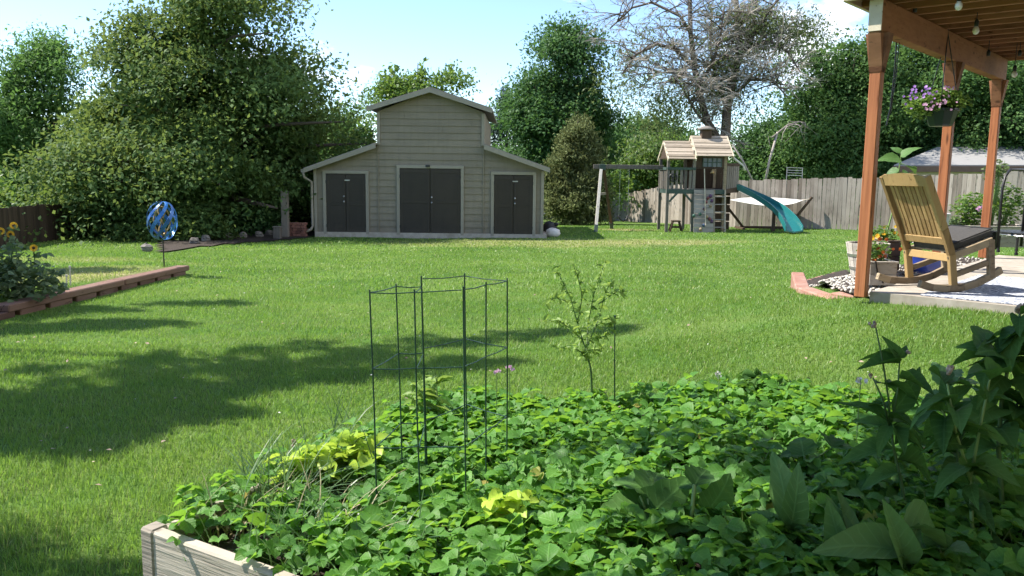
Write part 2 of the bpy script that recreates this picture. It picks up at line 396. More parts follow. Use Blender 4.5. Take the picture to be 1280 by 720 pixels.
msk = math_(nt, 'SUBTRACT', msk, math_(nt, 'MULTIPLY', sp.outputs['Z'], .10))
cl = ramp(nt, msk, [(.515, (0, 0, 0)), (.59, (1, 1, 1))])
cc = ramp(nt, noise(nt, 6, 5, tc.outputs['Generated']), [(.3, (5.6, 5.9, 6.4)), (.7, (8.6, 8.6, 8.6))])
nt.links.new(mixc(nt, cl, sky.outputs[0], cc), bg.inputs[0])
sun = bpy.data.lights.new('sun', 'SUN'); sun.energy = 4.9; sun.angle = rad(.53); sun.color = (1.0, .94, .84)
so = bpy.data.objects.new('sun', sun); COL.objects.link(so)
sd = V((SUN_D.x * math.cos(SUN_EL), SUN_D.y * math.cos(SUN_EL), math.sin(SUN_EL)))
so.rotation_euler = sd.to_track_quat('Z', 'Y').to_euler(); so.location = (-20, 5, 30)
vs = sc.view_settings; sc.display_settings.display_device = 'sRGB'
vs.view_transform = 'Standard'; vs.look = 'None'; vs.gamma = 1; vs.use_curve_mapping = False; vs.exposure = 1.12
sc.cycles.max_bounces = 7; sc.cycles.diffuse_bounces = 3; sc.cycles.transmission_bounces = 4; sc.cycles.transparent_max_bounces = 4
sc.cycles.use_adaptive_sampling = True; sc.cycles.adaptive_threshold = .02
sc.cycles.use_denoising = True

# ------------------------------------------------------------------ pergola / slab frame
PU, PV = V((.666, .746, 0)), V((.746, -.666, 0))
PC = V((3.44, 8.06, 0))
SLABZ = .47
def pv(u, v_, z): 
    q = PC + PU * u + PV * v_; return V((q.x, q.y, z))
BED = [(-1.25, 2.93), (-.42, 4.70), (1.50, 4.80), (2.3, 4.55), (3.9, 4.75), (3.9, 1.2), (1.55, 1.2)]
SLAB = [pv(.10, .06, 0), pv(5.6, .06, 0), pv(5.6, 6, 0), pv(.10, 6, 0)]
GRAVEL = [gnd(1081, 375), gnd(1040, 370), gnd(1004, 362), gnd(1004, 354), gnd(1030, 346), gnd(1063, 337), pv(2.4, -.9, 0), pv(5.6, -.9, 0), pv(5.6, .3, 0), pv(.10, .3, 0)]
MULCH = [gnd(196, 318), gnd(260, 309), gnd(325, 303), gnd(392, 297.5), V((-6.3, 31, 0)), V((-14, 31, 0)), V((-12.4, 27, 0)), V((-10.8, 25, 0))]
def inside(px, py, poly):
    r = np.zeros(px.shape, bool); n = len(poly)
    for i in range(n):
        x1, y1 = poly[i][0], poly[i][1]; x2, y2 = poly[(i + 1) % n][0], poly[(i + 1) % n][1]
        c = ((y1 > py) != (y2 > py)) & (px < (x2 - x1) * (py - y1) / (y2 - y1 + 1e-12) + x1); r ^= c
    return r

# ------------------------------------------------------------------ lawn
def lawn_colour(nt, base):
    """dry patches and tone drift over the lawn, in world position"""
    geo = N(nt, 'ShaderNodeNewGeometry'); pos = geo.outputs['Position']
    n1 = ramp(nt, noise(nt, .55, 5, pos), [(.35, (0, 0, 0)), (.72, (1, 1, 1))])
    c = mixc(nt, math_(nt, 'MULTIPLY', n1, .5), base, (.23, .31, .085))
    n4 = ramp(nt, noise(nt, 2.1, 4, pos), [(.45, (0, 0, 0)), (.7, (1, 1, 1))]); c = mixc(nt, math_(nt, 'MULTIPLY', n4, .45), c, (.075, .19, .03))
    s = N(nt, 'ShaderNodeSeparateXYZ'); nt.links.new(pos, s.inputs[0])
    n2 = noise(nt, .8, 5, pos); n3 = noise(nt, 5, 4, pos)
    def patch(x0, y0, rx, ry, amt):
        a = math_(nt, 'DIVIDE', math_(nt, 'SUBTRACT', s.outputs[0], x0), rx); b = math_(nt, 'DIVIDE', math_(nt, 'SUBTRACT', s.outputs[1], y0), ry)
        d = math_(nt, 'ADD', math_(nt, 'MULTIPLY', a, a), math_(nt, 'MULTIPLY', b, b))
        d = math_(nt, 'ADD', d, math_(nt, 'MULTIPLY', math_(nt, 'SUBTRACT', n2, .5), 2.2))
        r = ramp(nt, d, [(.15, (1, 1, 1)), (1.0, (0, 0, 0))])
        return math_(nt, 'MULTIPLY', r, amt)
    for p in ((4.0, 29.6, 1.4, 1.0, .8), (.8, 23.6, 5.5, 2.2, .42), (4.5, 24.0, 3, 1.6, .3), (-6.6, 12.3, 1.0, 1.9, .8), (-8.4, 15.5, 2.5, 1.2, .5)):
        c = mixc(nt, math_(nt, 'MULTIPLY', patch(*p), math_(nt, 'ADD', .45, n3)), c, (.38, .33, .16))
    return c
mt, nt, out = newmat('lawn_soil_and_thatch'); p = N(nt, 'ShaderNodeBsdfPrincipled')
b0 = ramp(nt, noise(nt, 40, 6), [(.3, (.035, .075, .014)), (.75, (.10, .17, .035))])
nt.links.new(lawn_colour(nt, b0), p.inputs['Base Color']); p.inputs['Roughness'].default_value = .95; p.inputs['Specular IOR Level'].default_value = .1
nt.links.new(bump(nt, noise(nt, 60, 4), .8, .03), p.inputs['Normal']); nt.links.new(p.outputs[0], out.inputs[0]); M['lawn'] = mt
mt, nt, out = newmat('grass_blades'); p = N(nt, 'ShaderNodeBsdfPrincipled'); t = N(nt, 'ShaderNodeBsdfTranslucent')
b0 = ramp(nt, attr(nt), [(.0, (.055, .14, .018)), (.5, (.14, .27, .045)), (.93, (.24, .36, .085)), (1.0, (.42, .38, .18))])
c = lawn_colour(nt, b0)
nt.links.new(c, p.inputs['Base Color']); p.inputs['Roughness'].default_value = .45; p.inputs['Specular IOR Level'].default_value = .35
nt.links.new(mixc(nt, .45, c, (.38, .62, .06)), t.inputs[0])
mx = N(nt, 'ShaderNodeMixShader'); mx.inputs[0].default_value = .4
nt.links.new(p.outputs[0], mx.inputs[1]); nt.links.new(t.outputs[0], mx.inputs[2]); nt.links.new(mx.outputs[0], out.inputs[0]); M['grass'] = mt

def axis(parts):
    a = []
    for lo, hi, st in parts: a.append(np.arange(lo, hi, st))
    return np.concatenate(a + [[parts[-1][1]]])
gx = axis([(-900, -120, 130), (-120, -30, 10), (-30, -8, .5), (-8, 8, .16), (8, 30, .5), (30, 120, 10), (120, 900, 130)])
gy = axis([(-200, -20, 30), (-20, 0, 2), (0, 18, .16), (18, 40, .5), (40, 120, 5), (120, 1000, 110)])
X, Y = np.meshgrid(gx, gy); Z = H(X, Y)
nx, ny = len(gx), len(gy); ii = np.arange(nx * ny).reshape(ny, nx)
q = np.stack([ii[:-1, :-1], ii[:-1, 1:], ii[1:, 1:], ii[1:, :-1]], -1).reshape(-1, 4)
lawn = np_mesh('lawn', np.stack([X, Y, Z], -1).reshape(-1, 3), [q], [np.full(len(q), .5)], M['lawn'], smooth=True)
tag(lawn, kind='structure')

def grass(zones):
    vv = []; fq = []; ft = []; rq = []; rt_ = []; base = 0
    for (y0, y1, dens, hgt, wid, seg) in zones:
        xm = .72 * y1 + 2.2; n = int(dens * 2 * xm * (y1 - y0))
        x = NP.uniform(-xm, xm, n); y = NP.uniform(y0, y1, n)
        k = np.abs(x) < .72 * y + 2.2
        for poly in (BED, SLAB, GRAVEL, MULCH): k &= ~inside(x, y, poly)
        k &= ~((x > -6.35) & (x < 1.2) & (y > 25.35))                # the barn
        k &= ~((x > -5.78) & (x < -5.45) & (y > 6.5) & (y < 14.2))   # the timber edge
        x = x[k]; y = y[k]; n = len(x); z = H(x, y) - .004
        cl_ = .5 + .5 * np.sin(x * 3.1 + np.sin(y * 2.3) * 2) * np.sin(y * 3.7 + np.sin(x * 1.9) * 2)
        hh = hgt * NP.uniform(.55, 1.15, n) * (.8 + .4 * cl_)
        az = NP.uniform(0, 2 * np.pi, n); lean = hh * NP.uniform(.1, .9, n); la = az + np.pi / 2 + NP.normal(0, .4, n)
        w2 = wid * NP.uniform(.6, 1.2, n) / 2
        ex, ey = np.cos(az) * w2, np.sin(az) * w2; lx, ly = np.cos(la) * lean, np.sin(la) * lean
        r = np.clip(NP.normal(.45, .22, n), 0, .95); r[NP.random(n) < .035] = 1.0
        if seg == 2:
            P = np.stack([np.stack([x - ex, y - ey, z], -1), np.stack([x + ex, y + ey, z], -1),
                          np.stack([x + ex * .8 + lx * .35, y + ey * .8 + ly * .35, z + hh * .6], -1), np.stack([x - ex * .8 + lx * .35, y - ey * .8 + ly * .35, z + hh * .6], -1),
                          np.stack([x + lx, y + ly, z + hh], -1)], 1)
            b = base + np.arange(n)[:, None] * 5
            fq.append(b + [0, 1, 2, 3]); ft.append(b + [3, 2, 4]); rq.append(r); rt_.append(r); base += 5 * n
        else:
            P = np.stack([np.stack([x - ex, y - ey, z], -1), np.stack([x + ex, y + ey, z], -1), np.stack([x + lx, y + ly, z + hh], -1)], 1)
            b = base + np.arange(n)[:, None] * 3; ft.append(b + [0, 1, 2]); rt_.append(r); base += 3 * n
        vv.append(P.reshape(-1, 3))
    fs = [np.concatenate(fq), np.concatenate(ft)]; rs = [np.concatenate(rq), np.concatenate(rt_)]
    return np_mesh('grass', np.concatenate(vv), fs, rs, M['grass'])
g = grass([(2.2, 4.5, 6800, .046, .0042, 2), (4.5, 7.5, 4200, .042, .0055, 2), (7.5, 12, 1900, .042, .009, 1), (12, 20, 700, .042, .018, 1), (20, 36, 220, .042, .036, 1)])
tag(g, 'mown green grass covering the whole backyard', 'grass', kind='stuff')

def sheet(name, poly, zoff, mat, step=.25, zfun=None, label=None):
    """draped polygon"""
    xs = [p_[0] for p_ in poly]; ys = [p_[1] for p_ in poly]
    gx = np.arange(min(xs), max(xs) + step, step); gy = np.arange(min(ys), max(ys) + step, step)
    X, Y = np.meshgrid(gx, gy); ins = inside(X, Y, poly)
    Z = (H(X, Y) + zoff) if zfun is None else zfun(X, Y)
    ii = np.arange(X.size).reshape(X.shape); q = np.stack([ii[:-1, :-1], ii[:-1, 1:], ii[1:, 1:], ii[1:, :-1]], -1).reshape(-1, 4)
    k = ins.ravel()[q].sum(1) >= 3; q = q[k]
    o = np_mesh(name, np.stack([X, Y, Z], -1).reshape(-1, 3), [q], [np.full(len(q), .5)], mat, smooth=True)
    return tag(o, kind='structure')
sheet('mulch_bed', MULCH, .03, M['mulch'], .3)
sheet('garden_soil', BED, 0, M['soil'], .08, lambda x, y: .2 + .02 * np.sin(x * 9) * np.sin(y * 8))
b = MB(); b.prism([(p_.x, p_.y, SLABZ - .75) for p_ in SLAB], (0, 0, .75)); tag(b.build('patio', M['concrete']), kind='structure')
GZ = SLABZ - .06
def gz(x, y):
    d = np.clip(((x - pv(.1, 0, 0).x) * PV.x + (y - pv(.1, 0, 0).y) * PV.y), -1.4, 0) / -1.0
    f = np.clip(1 - (d - .75) / .45, 0, 1); b_ = H(x, y) + .035
    return b_ + np.maximum(GZ - .01 - b_, 0) * f
sheet('gravel_bed', GRAVEL, 0, M['mulch'], .1, gz)
# pebbles on the gravel bed
n = 9000; x = NP.uniform(2.6, 7.5, n); y = NP.uniform(7.9, 13, n)
k = inside(x, y, GRAVEL) & ~inside(x, y, SLAB); k &= (y < 10.2) | (NP.random(n) < .25); x, y = x[k], y[k]
pb = MB()
for a, c in zip(x, y):
    s = R.uniform(.012, .026); pb.blob((a, c, float(gz(a, c)) + s * .4), (s, s * R.uniform(.7, 1.2), s * R.uniform(.5, .8)), n=5, rings=3)
tag(pb.build('gravel', M['pebble'], smooth=True), 'pale rounded pebbles beside the patio slab', 'gravel', kind='stuff')
# litter and clover blossoms lying in the grass
def specks(name, n, smin, smax, mat, label, cat, zoff, up):
    y = NP.uniform(3.2, 22, n * 3) ; x = NP.uniform(-1, 1, n * 3) * (.7 * y + 1); k = np.ones(len(x), bool)
    for poly in (BED, SLAB, GRAVEL, MULCH): k &= ~inside(x, y, poly)
    x, y = x[k][:n], y[k][:n]; n = len(x); nr = NP.normal(0, .35, (n, 3)); nr[:, 2] += up
    L = NP.uniform(smin, smax, n); o = scatter(name, DIAMOND, np.stack([x, y, H(x, y) + zoff], -1), np.stack([NP.normal(size=n), NP.normal(size=n), NP.normal(0, .2, n)], -1), nr, L, L * .6, NP.random(n), mat)
    tag(o, label, cat, kind='stuff')
specks('fallen_leaves', 260, .02, .045, M['dry_flower'], 'small dry fallen leaves scattered over the lawn', 'leaves', .04, 1)
specks('clover_blossoms', 200, .012, .022, M['white_stone'], 'tiny white clover blossoms scattered in the lawn', 'clover', .045, 1)
# pavers round the gravel
pav = [((1059, 370.5), 39, 'widest pink paver at the foot of the nearest patio post'), ((1026, 369), 30, 'pink paver second from the patio slab in the edging'),
       ((1004, 363.5), 26, 'weathered pink paver at the outer bend of the gravel edging'), ((1001, 355.5), 22, 'narrow pink paver where the edging turns back to the lawn'),
       ((1021, 350), 24, 'thin edging paver on the lawn side of the gravel'), ((1045, 343.5), 24, 'thin edging paver nearest the barrel planter')]
cen = [gnd(*p_[0]) for p_ in pav]
for i, (pp, wpx, lab) in enumerate(pav):
    c = cen[i]; a = cen[max(i - 1, 0)]; e = cen[min(i + 1, len(pav) - 1)]; d = (e - a); ang = math.atan2(d.y, d.x)
    z = c.z - .09
    b = MB(); L = max(.16, ((cen[i] - cen[i + 1]).length if i < 5 else .3) * .93); b.box((c.x, c.y, z), (L, .17, .24), Matrix.Rotation(ang, 3, 'Z') @ Matrix.Rotation(R.uniform(-.03, .03), 3, 'X'), bev=.014)
    tag(b.build('paver', M['paver'], origin=(c.x, c.y, z - .12)), lab, 'paver', 'pavers edging the gravel')

# ------------------------------------------------------------------ trees
def fieldnoise(P, s, seed):
    a = np.random.default_rng(seed).uniform(0, 6.28, 9); x, y, z = (P * s).T
    return (np.sin(x + a[0] + 1.3 * np.sin(y * .8 + a[1])) + np.sin(y * 1.1 + a[2] + 1.2 * np.sin(z * .9 + a[3])) + np.sin(z * 1.2 + a[4] + 1.1 * np.sin(x * .7 + a[5]))) / 3
def crown_points(lobes, ncl, shell=.5, gap=-.25, gs=1.6, seed=1):
    g_ = np.random.default_rng(seed); wt = np.array([l[3] * l[4] + l[3] * l[5] + l[4] * l[5] for l in lobes]); wt /= wt.sum()
    li = g_.choice(len(lobes), ncl, p=wt); Lb = np.array(lobes)[li]
    d = norm(g_.normal(size=(ncl, 3))); r = shell + (1 - shell) * g_.random(ncl) ** .6
    r *= 1 + .12 * g_.normal(size=ncl)
    P = Lb[:, :3] + d * r[:, None] * Lb[:, 3:6]
    keep = fieldnoise(P, gs, seed) > gap
    return P[keep], d[keep]
def crown(parent, lobes, ncl, per, leaf, spread, mat, seed, shell=.5, gap=-.25, gs=1.6, droop=.3, tpl=DIAMOND, aspect=.62, flat=.6, name='crown', bough=1.85, core=.25, div=16):
    g_ = np.random.default_rng(seed + 99)
    B_, D_ = crown_points(lobes, max(ncl // div, 26), shell, gap, gs, seed); nb = len(B_); ks = max(1, round(ncl / max(ncl // div, 26))); br = spread * bough
    D = np.repeat(D_, ks, 0); P = np.repeat(B_, ks, 0) + g_.normal(size=(nb * ks, 3)) * np.array([br, br, br * .36]); n = len(P)
    P[:, 2] -= .25 * np.sum((P - np.repeat(B_, ks, 0))[:, :2] ** 2, 1) / max(br, .05)        # boughs arch over like shelves
    cr = np.clip(np.repeat(g_.random(nb), ks) * .7 + g_.random(n) * .3, 0, 1)
    pos = np.repeat(P, per, 0) + g_.normal(size=(n * per, 3)) * np.array([spread, spread, spread * flat])
    out_ = np.repeat(D, per, 0); m_ = n * per
    dr = g_.normal(size=(m_, 3)) + out_ * .6; dr[:, 2] -= droop
    nr = g_.normal(size=(m_, 3)) * .36 + out_ * .5; nr[:, 2] += .85
    L = leaf * g_.uniform(.6, 1.25, m_)
    rnd = np.clip(np.repeat(cr, per) * .55 + g_.random(m_) * .45, 0, 1)
    nc = int(m_ * core * .35)
    if nc:                                                          # inner foliage that closes the crown, inner shade put into a darker tone
        wt = np.array([l[3] * l[4] * l[5] for l in lobes]); Lb = np.array(lobes)[g_.choice(len(lobes), nc, p=wt / wt.sum())]
        pc = Lb[:, :3] + norm(g_.normal(size=(nc, 3))) * (g_.random(nc) ** .5 * .68)[:, None] * Lb[:, 3:6]
        pos = np.concatenate([pos, pc]); dr = np.concatenate([dr, g_.normal(size=(nc, 3))]); nr = np.concatenate([nr, g_.normal(size=(nc, 3)) + np.array([0, 0, .4])])
        L = np.concatenate([L, leaf * g_.uniform(1.2, 2.0, nc)]); rnd = np.concatenate([rnd, g_.random(nc) * .5])
    o = scatter(name, tpl, pos, dr, nr, L, L * aspect, rnd, mat, parent)
    return o, P
def trunk(parent, base, top, r, P, nl, mat, seed, bend=.3, name='trunk', lean=(0, 0), start=.25):
    """tapered trunk and limbs reaching to crown points"""
    q = random.Random(seed); b = MB(); base = V(base); top = V(top)
    ax = []
    for i in range(9):
        t = i / 8; p_ = base.lerp(top, t); p_ += V((math.sin(t * 4 + seed) * bend * t, math.cos(t * 3.3 + seed) * bend * t, 0)); ax.append(p_)
    ax[0].z -= .15
    b.tube(ax, [r * (1.35 if i == 0 else (1 - .88 * (i / 8))) for i in range(9)], 8)
    if len(P):
        for k in range(nl):
            e = V(P[q.randrange(len(P))]); t = q.uniform(start, .9)
            # leave the trunk lower than the tip
            zt = base.z + (top.z - base.z) * t
            if zt > e.z - .2: t = max(start * .6, min(t, (e.z - .6 - base.z) / max(top.z - base.z, .1)))
            t = max(.08, min(t, .92)); i = int(t * 8); s = ax[i].lerp(ax[i + 1], t * 8 - i)
            mid = s.lerp(e, .5) + V((q.uniform(-.2, .2), q.uniform(-.2, .2), q.uniform(-.05, .35)))
            rr = r * (1 - .85 * t) * q.uniform(.3, .55)
            b.tube([s, s.lerp(mid, .5) + V((0, 0, .08)), mid, mid.lerp(e, .55), e], [rr, rr * .8, rr * .6, rr * .4, rr * .15], 5)
    return b.build(name, mat, parent, smooth=True, fixn=False)
def tree(name, label, cat, base, lobes, ncl, per, leaf, spread, mat, seed, r=.2, nl=24, bark='bark', group=None, top=None, start=.25, **kw):
    t = thing(name, label, cat, base, group)
    o, P = crown(t, lobes, ncl, per, leaf, spread, mat, seed, **kw)
    zt = max(l[2] + l[5] * .55 for l in lobes); c = max(lobes, key=lambda l: l[3] * l[4] * l[5])
    tp = V(top) if top else V((c[0], c[1], zt))
    trunk(t, base, tp, r, P, nl, M[bark], seed, bend=.12 * r / .2, start=start)
    return t
def px_lobe(px, py, Y, rx, rz, ry=None):
    """lobe centred on a pixel at distance Y; radii given in pixels of the 1280 frame"""
    c = at(px, py, Y); k = Y / F; return (c.x, c.y, c.z, rx * k, (ry or (rx + rz) / 2) * k, rz * k)
def gb(px, Y): 
    x = at(px, 300, Y).x; return V((x, Y, h(x, Y)))

# the big linden left of the barn
Y0 = 26.8
L_ = [px_lobe(250, 150, Y0, 105, 105), px_lobe(255, 45, Y0, 88, 66), px_lobe(185, 75, Y0 - .5, 52, 52), px_lobe(150, 130, Y0 - 1, 46, 44), px_lobe(160, 175, Y0 - 1, 70, 66), px_lobe(130, 215, Y0 - 2, 52, 42),
      px_lobe(335, 105, Y0, 66, 70), px_lobe(350, 175, Y0 + .5, 76, 56), px_lobe(330, 215, Y0 + .9, 62, 36), px_lobe(190, 235, Y0 - 1.5, 62, 34), px_lobe(122, 265, Y0 - 2.5, 36, 24), px_lobe(270, 222, Y0 - 1, 70, 34), px_lobe(255, -12, Y0, 58, 36), px_lobe(372, 95, Y0, 28, 26), px_lobe(150, 262, Y0 - 1.5, 55, 24), px_lobe(300, 240, Y0 + 1.6, 48, 24), px_lobe(375, 250, Y0 + 2.6, 34, 26), px_lobe(165, 266, Y0 - 1.8, 34, 18), px_lobe(122, 215, Y0 - 3.0, 36, 34), px_lobe(160, 240, Y0 - 3.0, 44, 28), px_lobe(215, 200, Y0 - 2.6, 56, 40), px_lobe(262, 190, Y0 - 2.2, 50, 40), px_lobe(185, 140, Y0 - 2.2, 50, 46)]
tree('linden_tree', 'huge dense dark green tree overhanging the mulch bed left of the barn', 'tree', gb(265, Y0), L_, 4200, 36, .15, .32, M['linden'], 3, r=.34, nl=70, gap=-.32, gs=1.3, shell=.78, bough=2.1, div=20)
tree('shaded_thicket', 'dark thicket in deep shade under the big tree beside the barn', 'thicket', gb(300, 28.6), [px_lobe(225, 275, 28.4, 50, 26), px_lobe(290, 270, 28.8, 56, 30), px_lobe(350, 268, 29.4, 46, 32), px_lobe(180, 278, 28, 36, 20), px_lobe(300, 240, 30.5, 90, 30)], 700, 26, .17, .3, M['cotton'], 18, r=.08, nl=16, start=.1, gap=-.6)
# looser trees behind the left fence
def plumes(px0, px1, y0, y1, Y, n, seed, rx=(16, 26), rz=(24, 44)):
    q = random.Random(seed); out_ = []
    for i in range(n):
        px = q.uniform(px0, px1); f = 1 - abs((px - (px0 + px1) / 2) / ((px1 - px0) / 2)) ** 2
        ty = y0 + (1 - f) * (y1 - y0) * .3; py = q.uniform(ty + 25, y1)
        out_.append(px_lobe(px, py, Y + q.uniform(-1.2, 1.2), q.uniform(*rx), q.uniform(*rz)))
    return out_
GL = 'loose trees behind the dark left fence'
tree('feathery_tree', 'tall feathery loose green tree behind the dark left fence', 'tree', gb(62, 33), plumes(5, 125, 28, 235, 33, 24, 4) + [px_lobe(72, 60, 33, 20, 28), px_lobe(45, 80, 33, 18, 30)], 1400, 26, .19, .32, M['loose'], 4, r=.2, nl=40, group=GL, gap=-.12, shell=.2, droop=.5, aspect=.42)
tree('feathery_tree', 'lower loose tree cut by the left edge of the picture', 'tree', gb(-45, 31), plumes(-110, 22, 90, 250, 31, 18, 5), 900, 26, .19, .34, M['loose'], 5, r=.18, nl=26, group=GL, gap=-.1, shell=.2, droop=.5, aspect=.42)
tree('feathery_tree', 'slender loose tree half hidden behind the big dark tree', 'tree', gb(140, 37), plumes(110, 190, 72, 240, 37, 14, 6), 900, 26, .19, .34, M['loose'], 6, r=.16, nl=24, group=GL, gap=-.1, shell=.2, droop=.4, aspect=.45)
tree('fence_shrub', 'low bushy growth showing over the top of the dark left fence', 'shrub', gb(40, 26), [px_lobe(15, 250, 26, 34, 26), px_lobe(60, 245, 26.4, 30, 24), px_lobe(-30, 240, 26, 30, 30), px_lobe(95, 235, 27, 30, 40)], 420, 20, .16, .26, M['bright'], 8, r=.07, nl=14, shell=.2, gap=-.2)
# behind and right of the barn
tree('round_tree', 'sunlit mid green tree between the big dark tree and the barn', 'tree', gb(446, 47), [px_lobe(448, 165, 47, 24, 32), px_lobe(425, 175, 48, 28, 38), px_lobe(462, 195, 47, 24, 34), px_lobe(400, 180, 48, 30, 44)], 800, 24, .21, .4, M['maple'], 9, r=.2, nl=14, gap=-.3)
sh = [px_lobe(480 + 12 * i, 112 - 18 * math.sin(i * 1.9 + .5), 40, 7.5, 26 + 8 * math.sin(i * 2.3)) for i in range(8)] + [px_lobe(520, 145, 40, 42, 30)]
tree('shoot_tree', 'light green tree of upright shoots rising behind the barn peak', 'tree', gb(520, 40), sh, 640, 22, .17, .25, M['bright'], 10, r=.16, nl=30, gap=-.2, shell=.1, droop=-.3)
Yc = 45
tree('cottonwood', 'tall glossy dark green tree standing right of the barn', 'tree', gb(700, Yc), [px_lobe(712, 66, Yc, 30, 40), px_lobe(690, 125, Yc, 46, 48), px_lobe(672, 160, Yc - 1, 44, 44), px_lobe(735, 120, Yc, 30, 44), px_lobe(715, 48, Yc, 22, 22), px_lobe(745, 165, Yc, 32, 40), px_lobe(690, 195, Yc, 55, 34), px_lobe(663, 110, Yc, 17, 22), px_lobe(758, 195, Yc, 26, 30)], 2300, 26, .20, .38, M['cotton'], 11, r=.26, nl=36, gap=-.22, gs=1.1)
def conifer(name, label, px, ytop, ybot, Y, rpx, mat, seed, leaf=.22, ncl=700, bark='bark'):
    b0 = gb(px, Y); zt = at(px, ytop, Y).z; zb = at(px, ybot, Y).z; g_ = np.random.default_rng(seed); x0 = b0.x
    t = thing(name, label, 'tree', b0)
    f = g_.random(ncl) ** .75; lv = np.round(f * 16) / 16 + g_.normal(0, .012, ncl); z = zt + (zb - zt) * lv
    rad_ = rpx * Y / F * np.clip(lv, .03, 1) ** .85 * g_.uniform(.35, 1.05, ncl); az = g_.uniform(0, 6.283, ncl)
    P = np.stack([x0 + np.cos(az) * rad_, Y + np.sin(az) * rad_, z - rad_ * .25], -1); per = 18; n = ncl * per
    o_ = np.stack([np.cos(az), np.sin(az), np.full(ncl, -.1)], -1)
    pos = np.repeat(P, per, 0) + g_.normal(size=(n, 3)) * .2 * np.array([1, 1, .45]); D = np.repeat(o_, per, 0)
    nr = g_.normal(size=(n, 3)) * .5; nr[:, 2] += .8
    L = leaf * g_.uniform(.6, 1.2, n)
    scatter('crown', DIAMOND, pos, D + g_.normal(size=(n, 3)) * .5, nr, L, L * .35, np.clip(np.repeat(g_.random(ncl), per) * .5 + g_.random(n) * .5, 0, 1), mat, t)
    trunk(t, b0, (x0, Y, zt - .2), .16, P, 26, M[bark], seed, .03)
    return t
conifer('spruce', 'small blue green spruce peeking out beside the barn roof', 632, 112, 215, 50, 40, M['spruce'], 12, ncl=620)
Yj = 36
tree('juniper', 'olive coloured bushy juniper beside the right end of the barn', 'tree', gb(720, Yj), [px_lobe(722, 185, Yj, 15, 34), px_lobe(714, 215, Yj, 24, 34), px_lobe(732, 222, Yj, 22, 34), px_lobe(700, 240, Yj, 22, 26), px_lobe(722, 250, Yj - .3, 34, 26), px_lobe(728, 170, Yj, 13, 20), px_lobe(736, 200, Yj, 10, 26), px_lobe(726, 158, Yj, 6, 14)], 2300, 26, .17, .16, M['juniper'], 13, r=.12, nl=20, shell=.35, gap=-1, start=.05, bough=1.4, div=11, droop=-.6, aspect=.4)
# mid distance greenery between the cottonwood and the dead tree
tree('leafy_bush', 'sunlit yellow green bush behind the swing beam', 'bush', gb(800, 50), [px_lobe(800, 205, 50, 40, 30), px_lobe(820, 185, 50, 28, 24), px_lobe(775, 222, 50, 26, 20), px_lobe(840, 215, 50, 30, 28)], 1100, 24, .18, .36, M['bright'], 14, r=.1, nl=16, gap=-.3)
tree('round_tree', 'small rounded tree showing above the playset roof on the left', 'tree', gb(815, 62), [px_lobe(820, 165, 62, 30, 24), px_lobe(800, 180, 62, 22, 22), px_lobe(780, 172, 63, 22, 22), px_lobe(845, 180, 62, 30, 24)], 800, 24, .24, .45, M['maple'], 15, r=.16, nl=12, gap=-.3)
tree('sapling', 'bright wide leaved sapling at the fence behind the swing legs', 'sapling', gb(758, 40), [px_lobe(752, 203, 40, 9, 7), px_lobe(762, 222, 40, 13, 7), px_lobe(757, 238, 40, 14, 7), px_lobe(778, 226, 40, 9, 10), px_lobe(775, 243, 40, 14, 8)], 60, 14, .2, .14, M['bright'], 16, r=.04, nl=12, gap=-1, shell=.1, bark='stem')
tree('leafy_bush', 'dense green bush in shade behind the rear fence corner', 'bush', gb(765, 52), [px_lobe(765, 200, 52, 26, 38), px_lobe(745, 225, 52, 30, 30), px_lobe(700, 245, 55, 40, 24)], 700, 24, .19, .36, M['cotton'], 17, r=.1, nl=12, gap=-.4)
# maples over the right fence
GM = 'big leafy trees behind the right fence'
def blobs(px, py, Y, rx, rz, n, seed):
    q = random.Random(seed); L2 = [px_lobe(px, py, Y, rx * .72, rz * .72)]
    for i in range(n):
        a = 6.283 * i / n + q.uniform(-.3, .3); L2.append(px_lobe(px + math.cos(a) * rx * .62, py + math.sin(a) * rz * .62, Y + q.uniform(-1.5, .6), rx * q.uniform(.32, .46), rz * q.uniform(.30, .44)))
    return L2
tree('maple_tree', 'broad bright green maple left of the nearest red post', 'tree', gb(1050, 43), blobs(1052, 130, 43, 78, 98, 9, 1), 2200, 26, .19, .40, M['maple'], 21, r=.28, nl=26, group=GM, gap=-.3, gs=1.2)
tree('maple_tree', 'leafy maple between the nearest and middle red posts', 'tree', gb(1150, 45), blobs(1145, 125, 45, 78, 92, 9, 2), 2100, 26, .19, .40, M['maple'], 22, r=.28, nl=26, group=GM, gap=-.3, gs=1.2)
tree('maple_tree', 'shaded maple behind the farthest red post at the picture edge', 'tree', gb(1262, 42), blobs(1262, 140, 42, 92, 95, 9, 3), 2200, 26, .19, .40, M['maple'], 23, r=.28, nl=26, group=GM, gap=-.3, gs=1.2)
tree('maple_tree', 'darker tree behind the fallen dead limbs near the slide', 'tree', gb(985, 46), blobs(985, 185, 46, 58, 50, 8, 4), 1300, 26, .19, .40, M['cotton'], 24, r=.24, nl=26, group=GM, gap=-.2, gs=1.2)

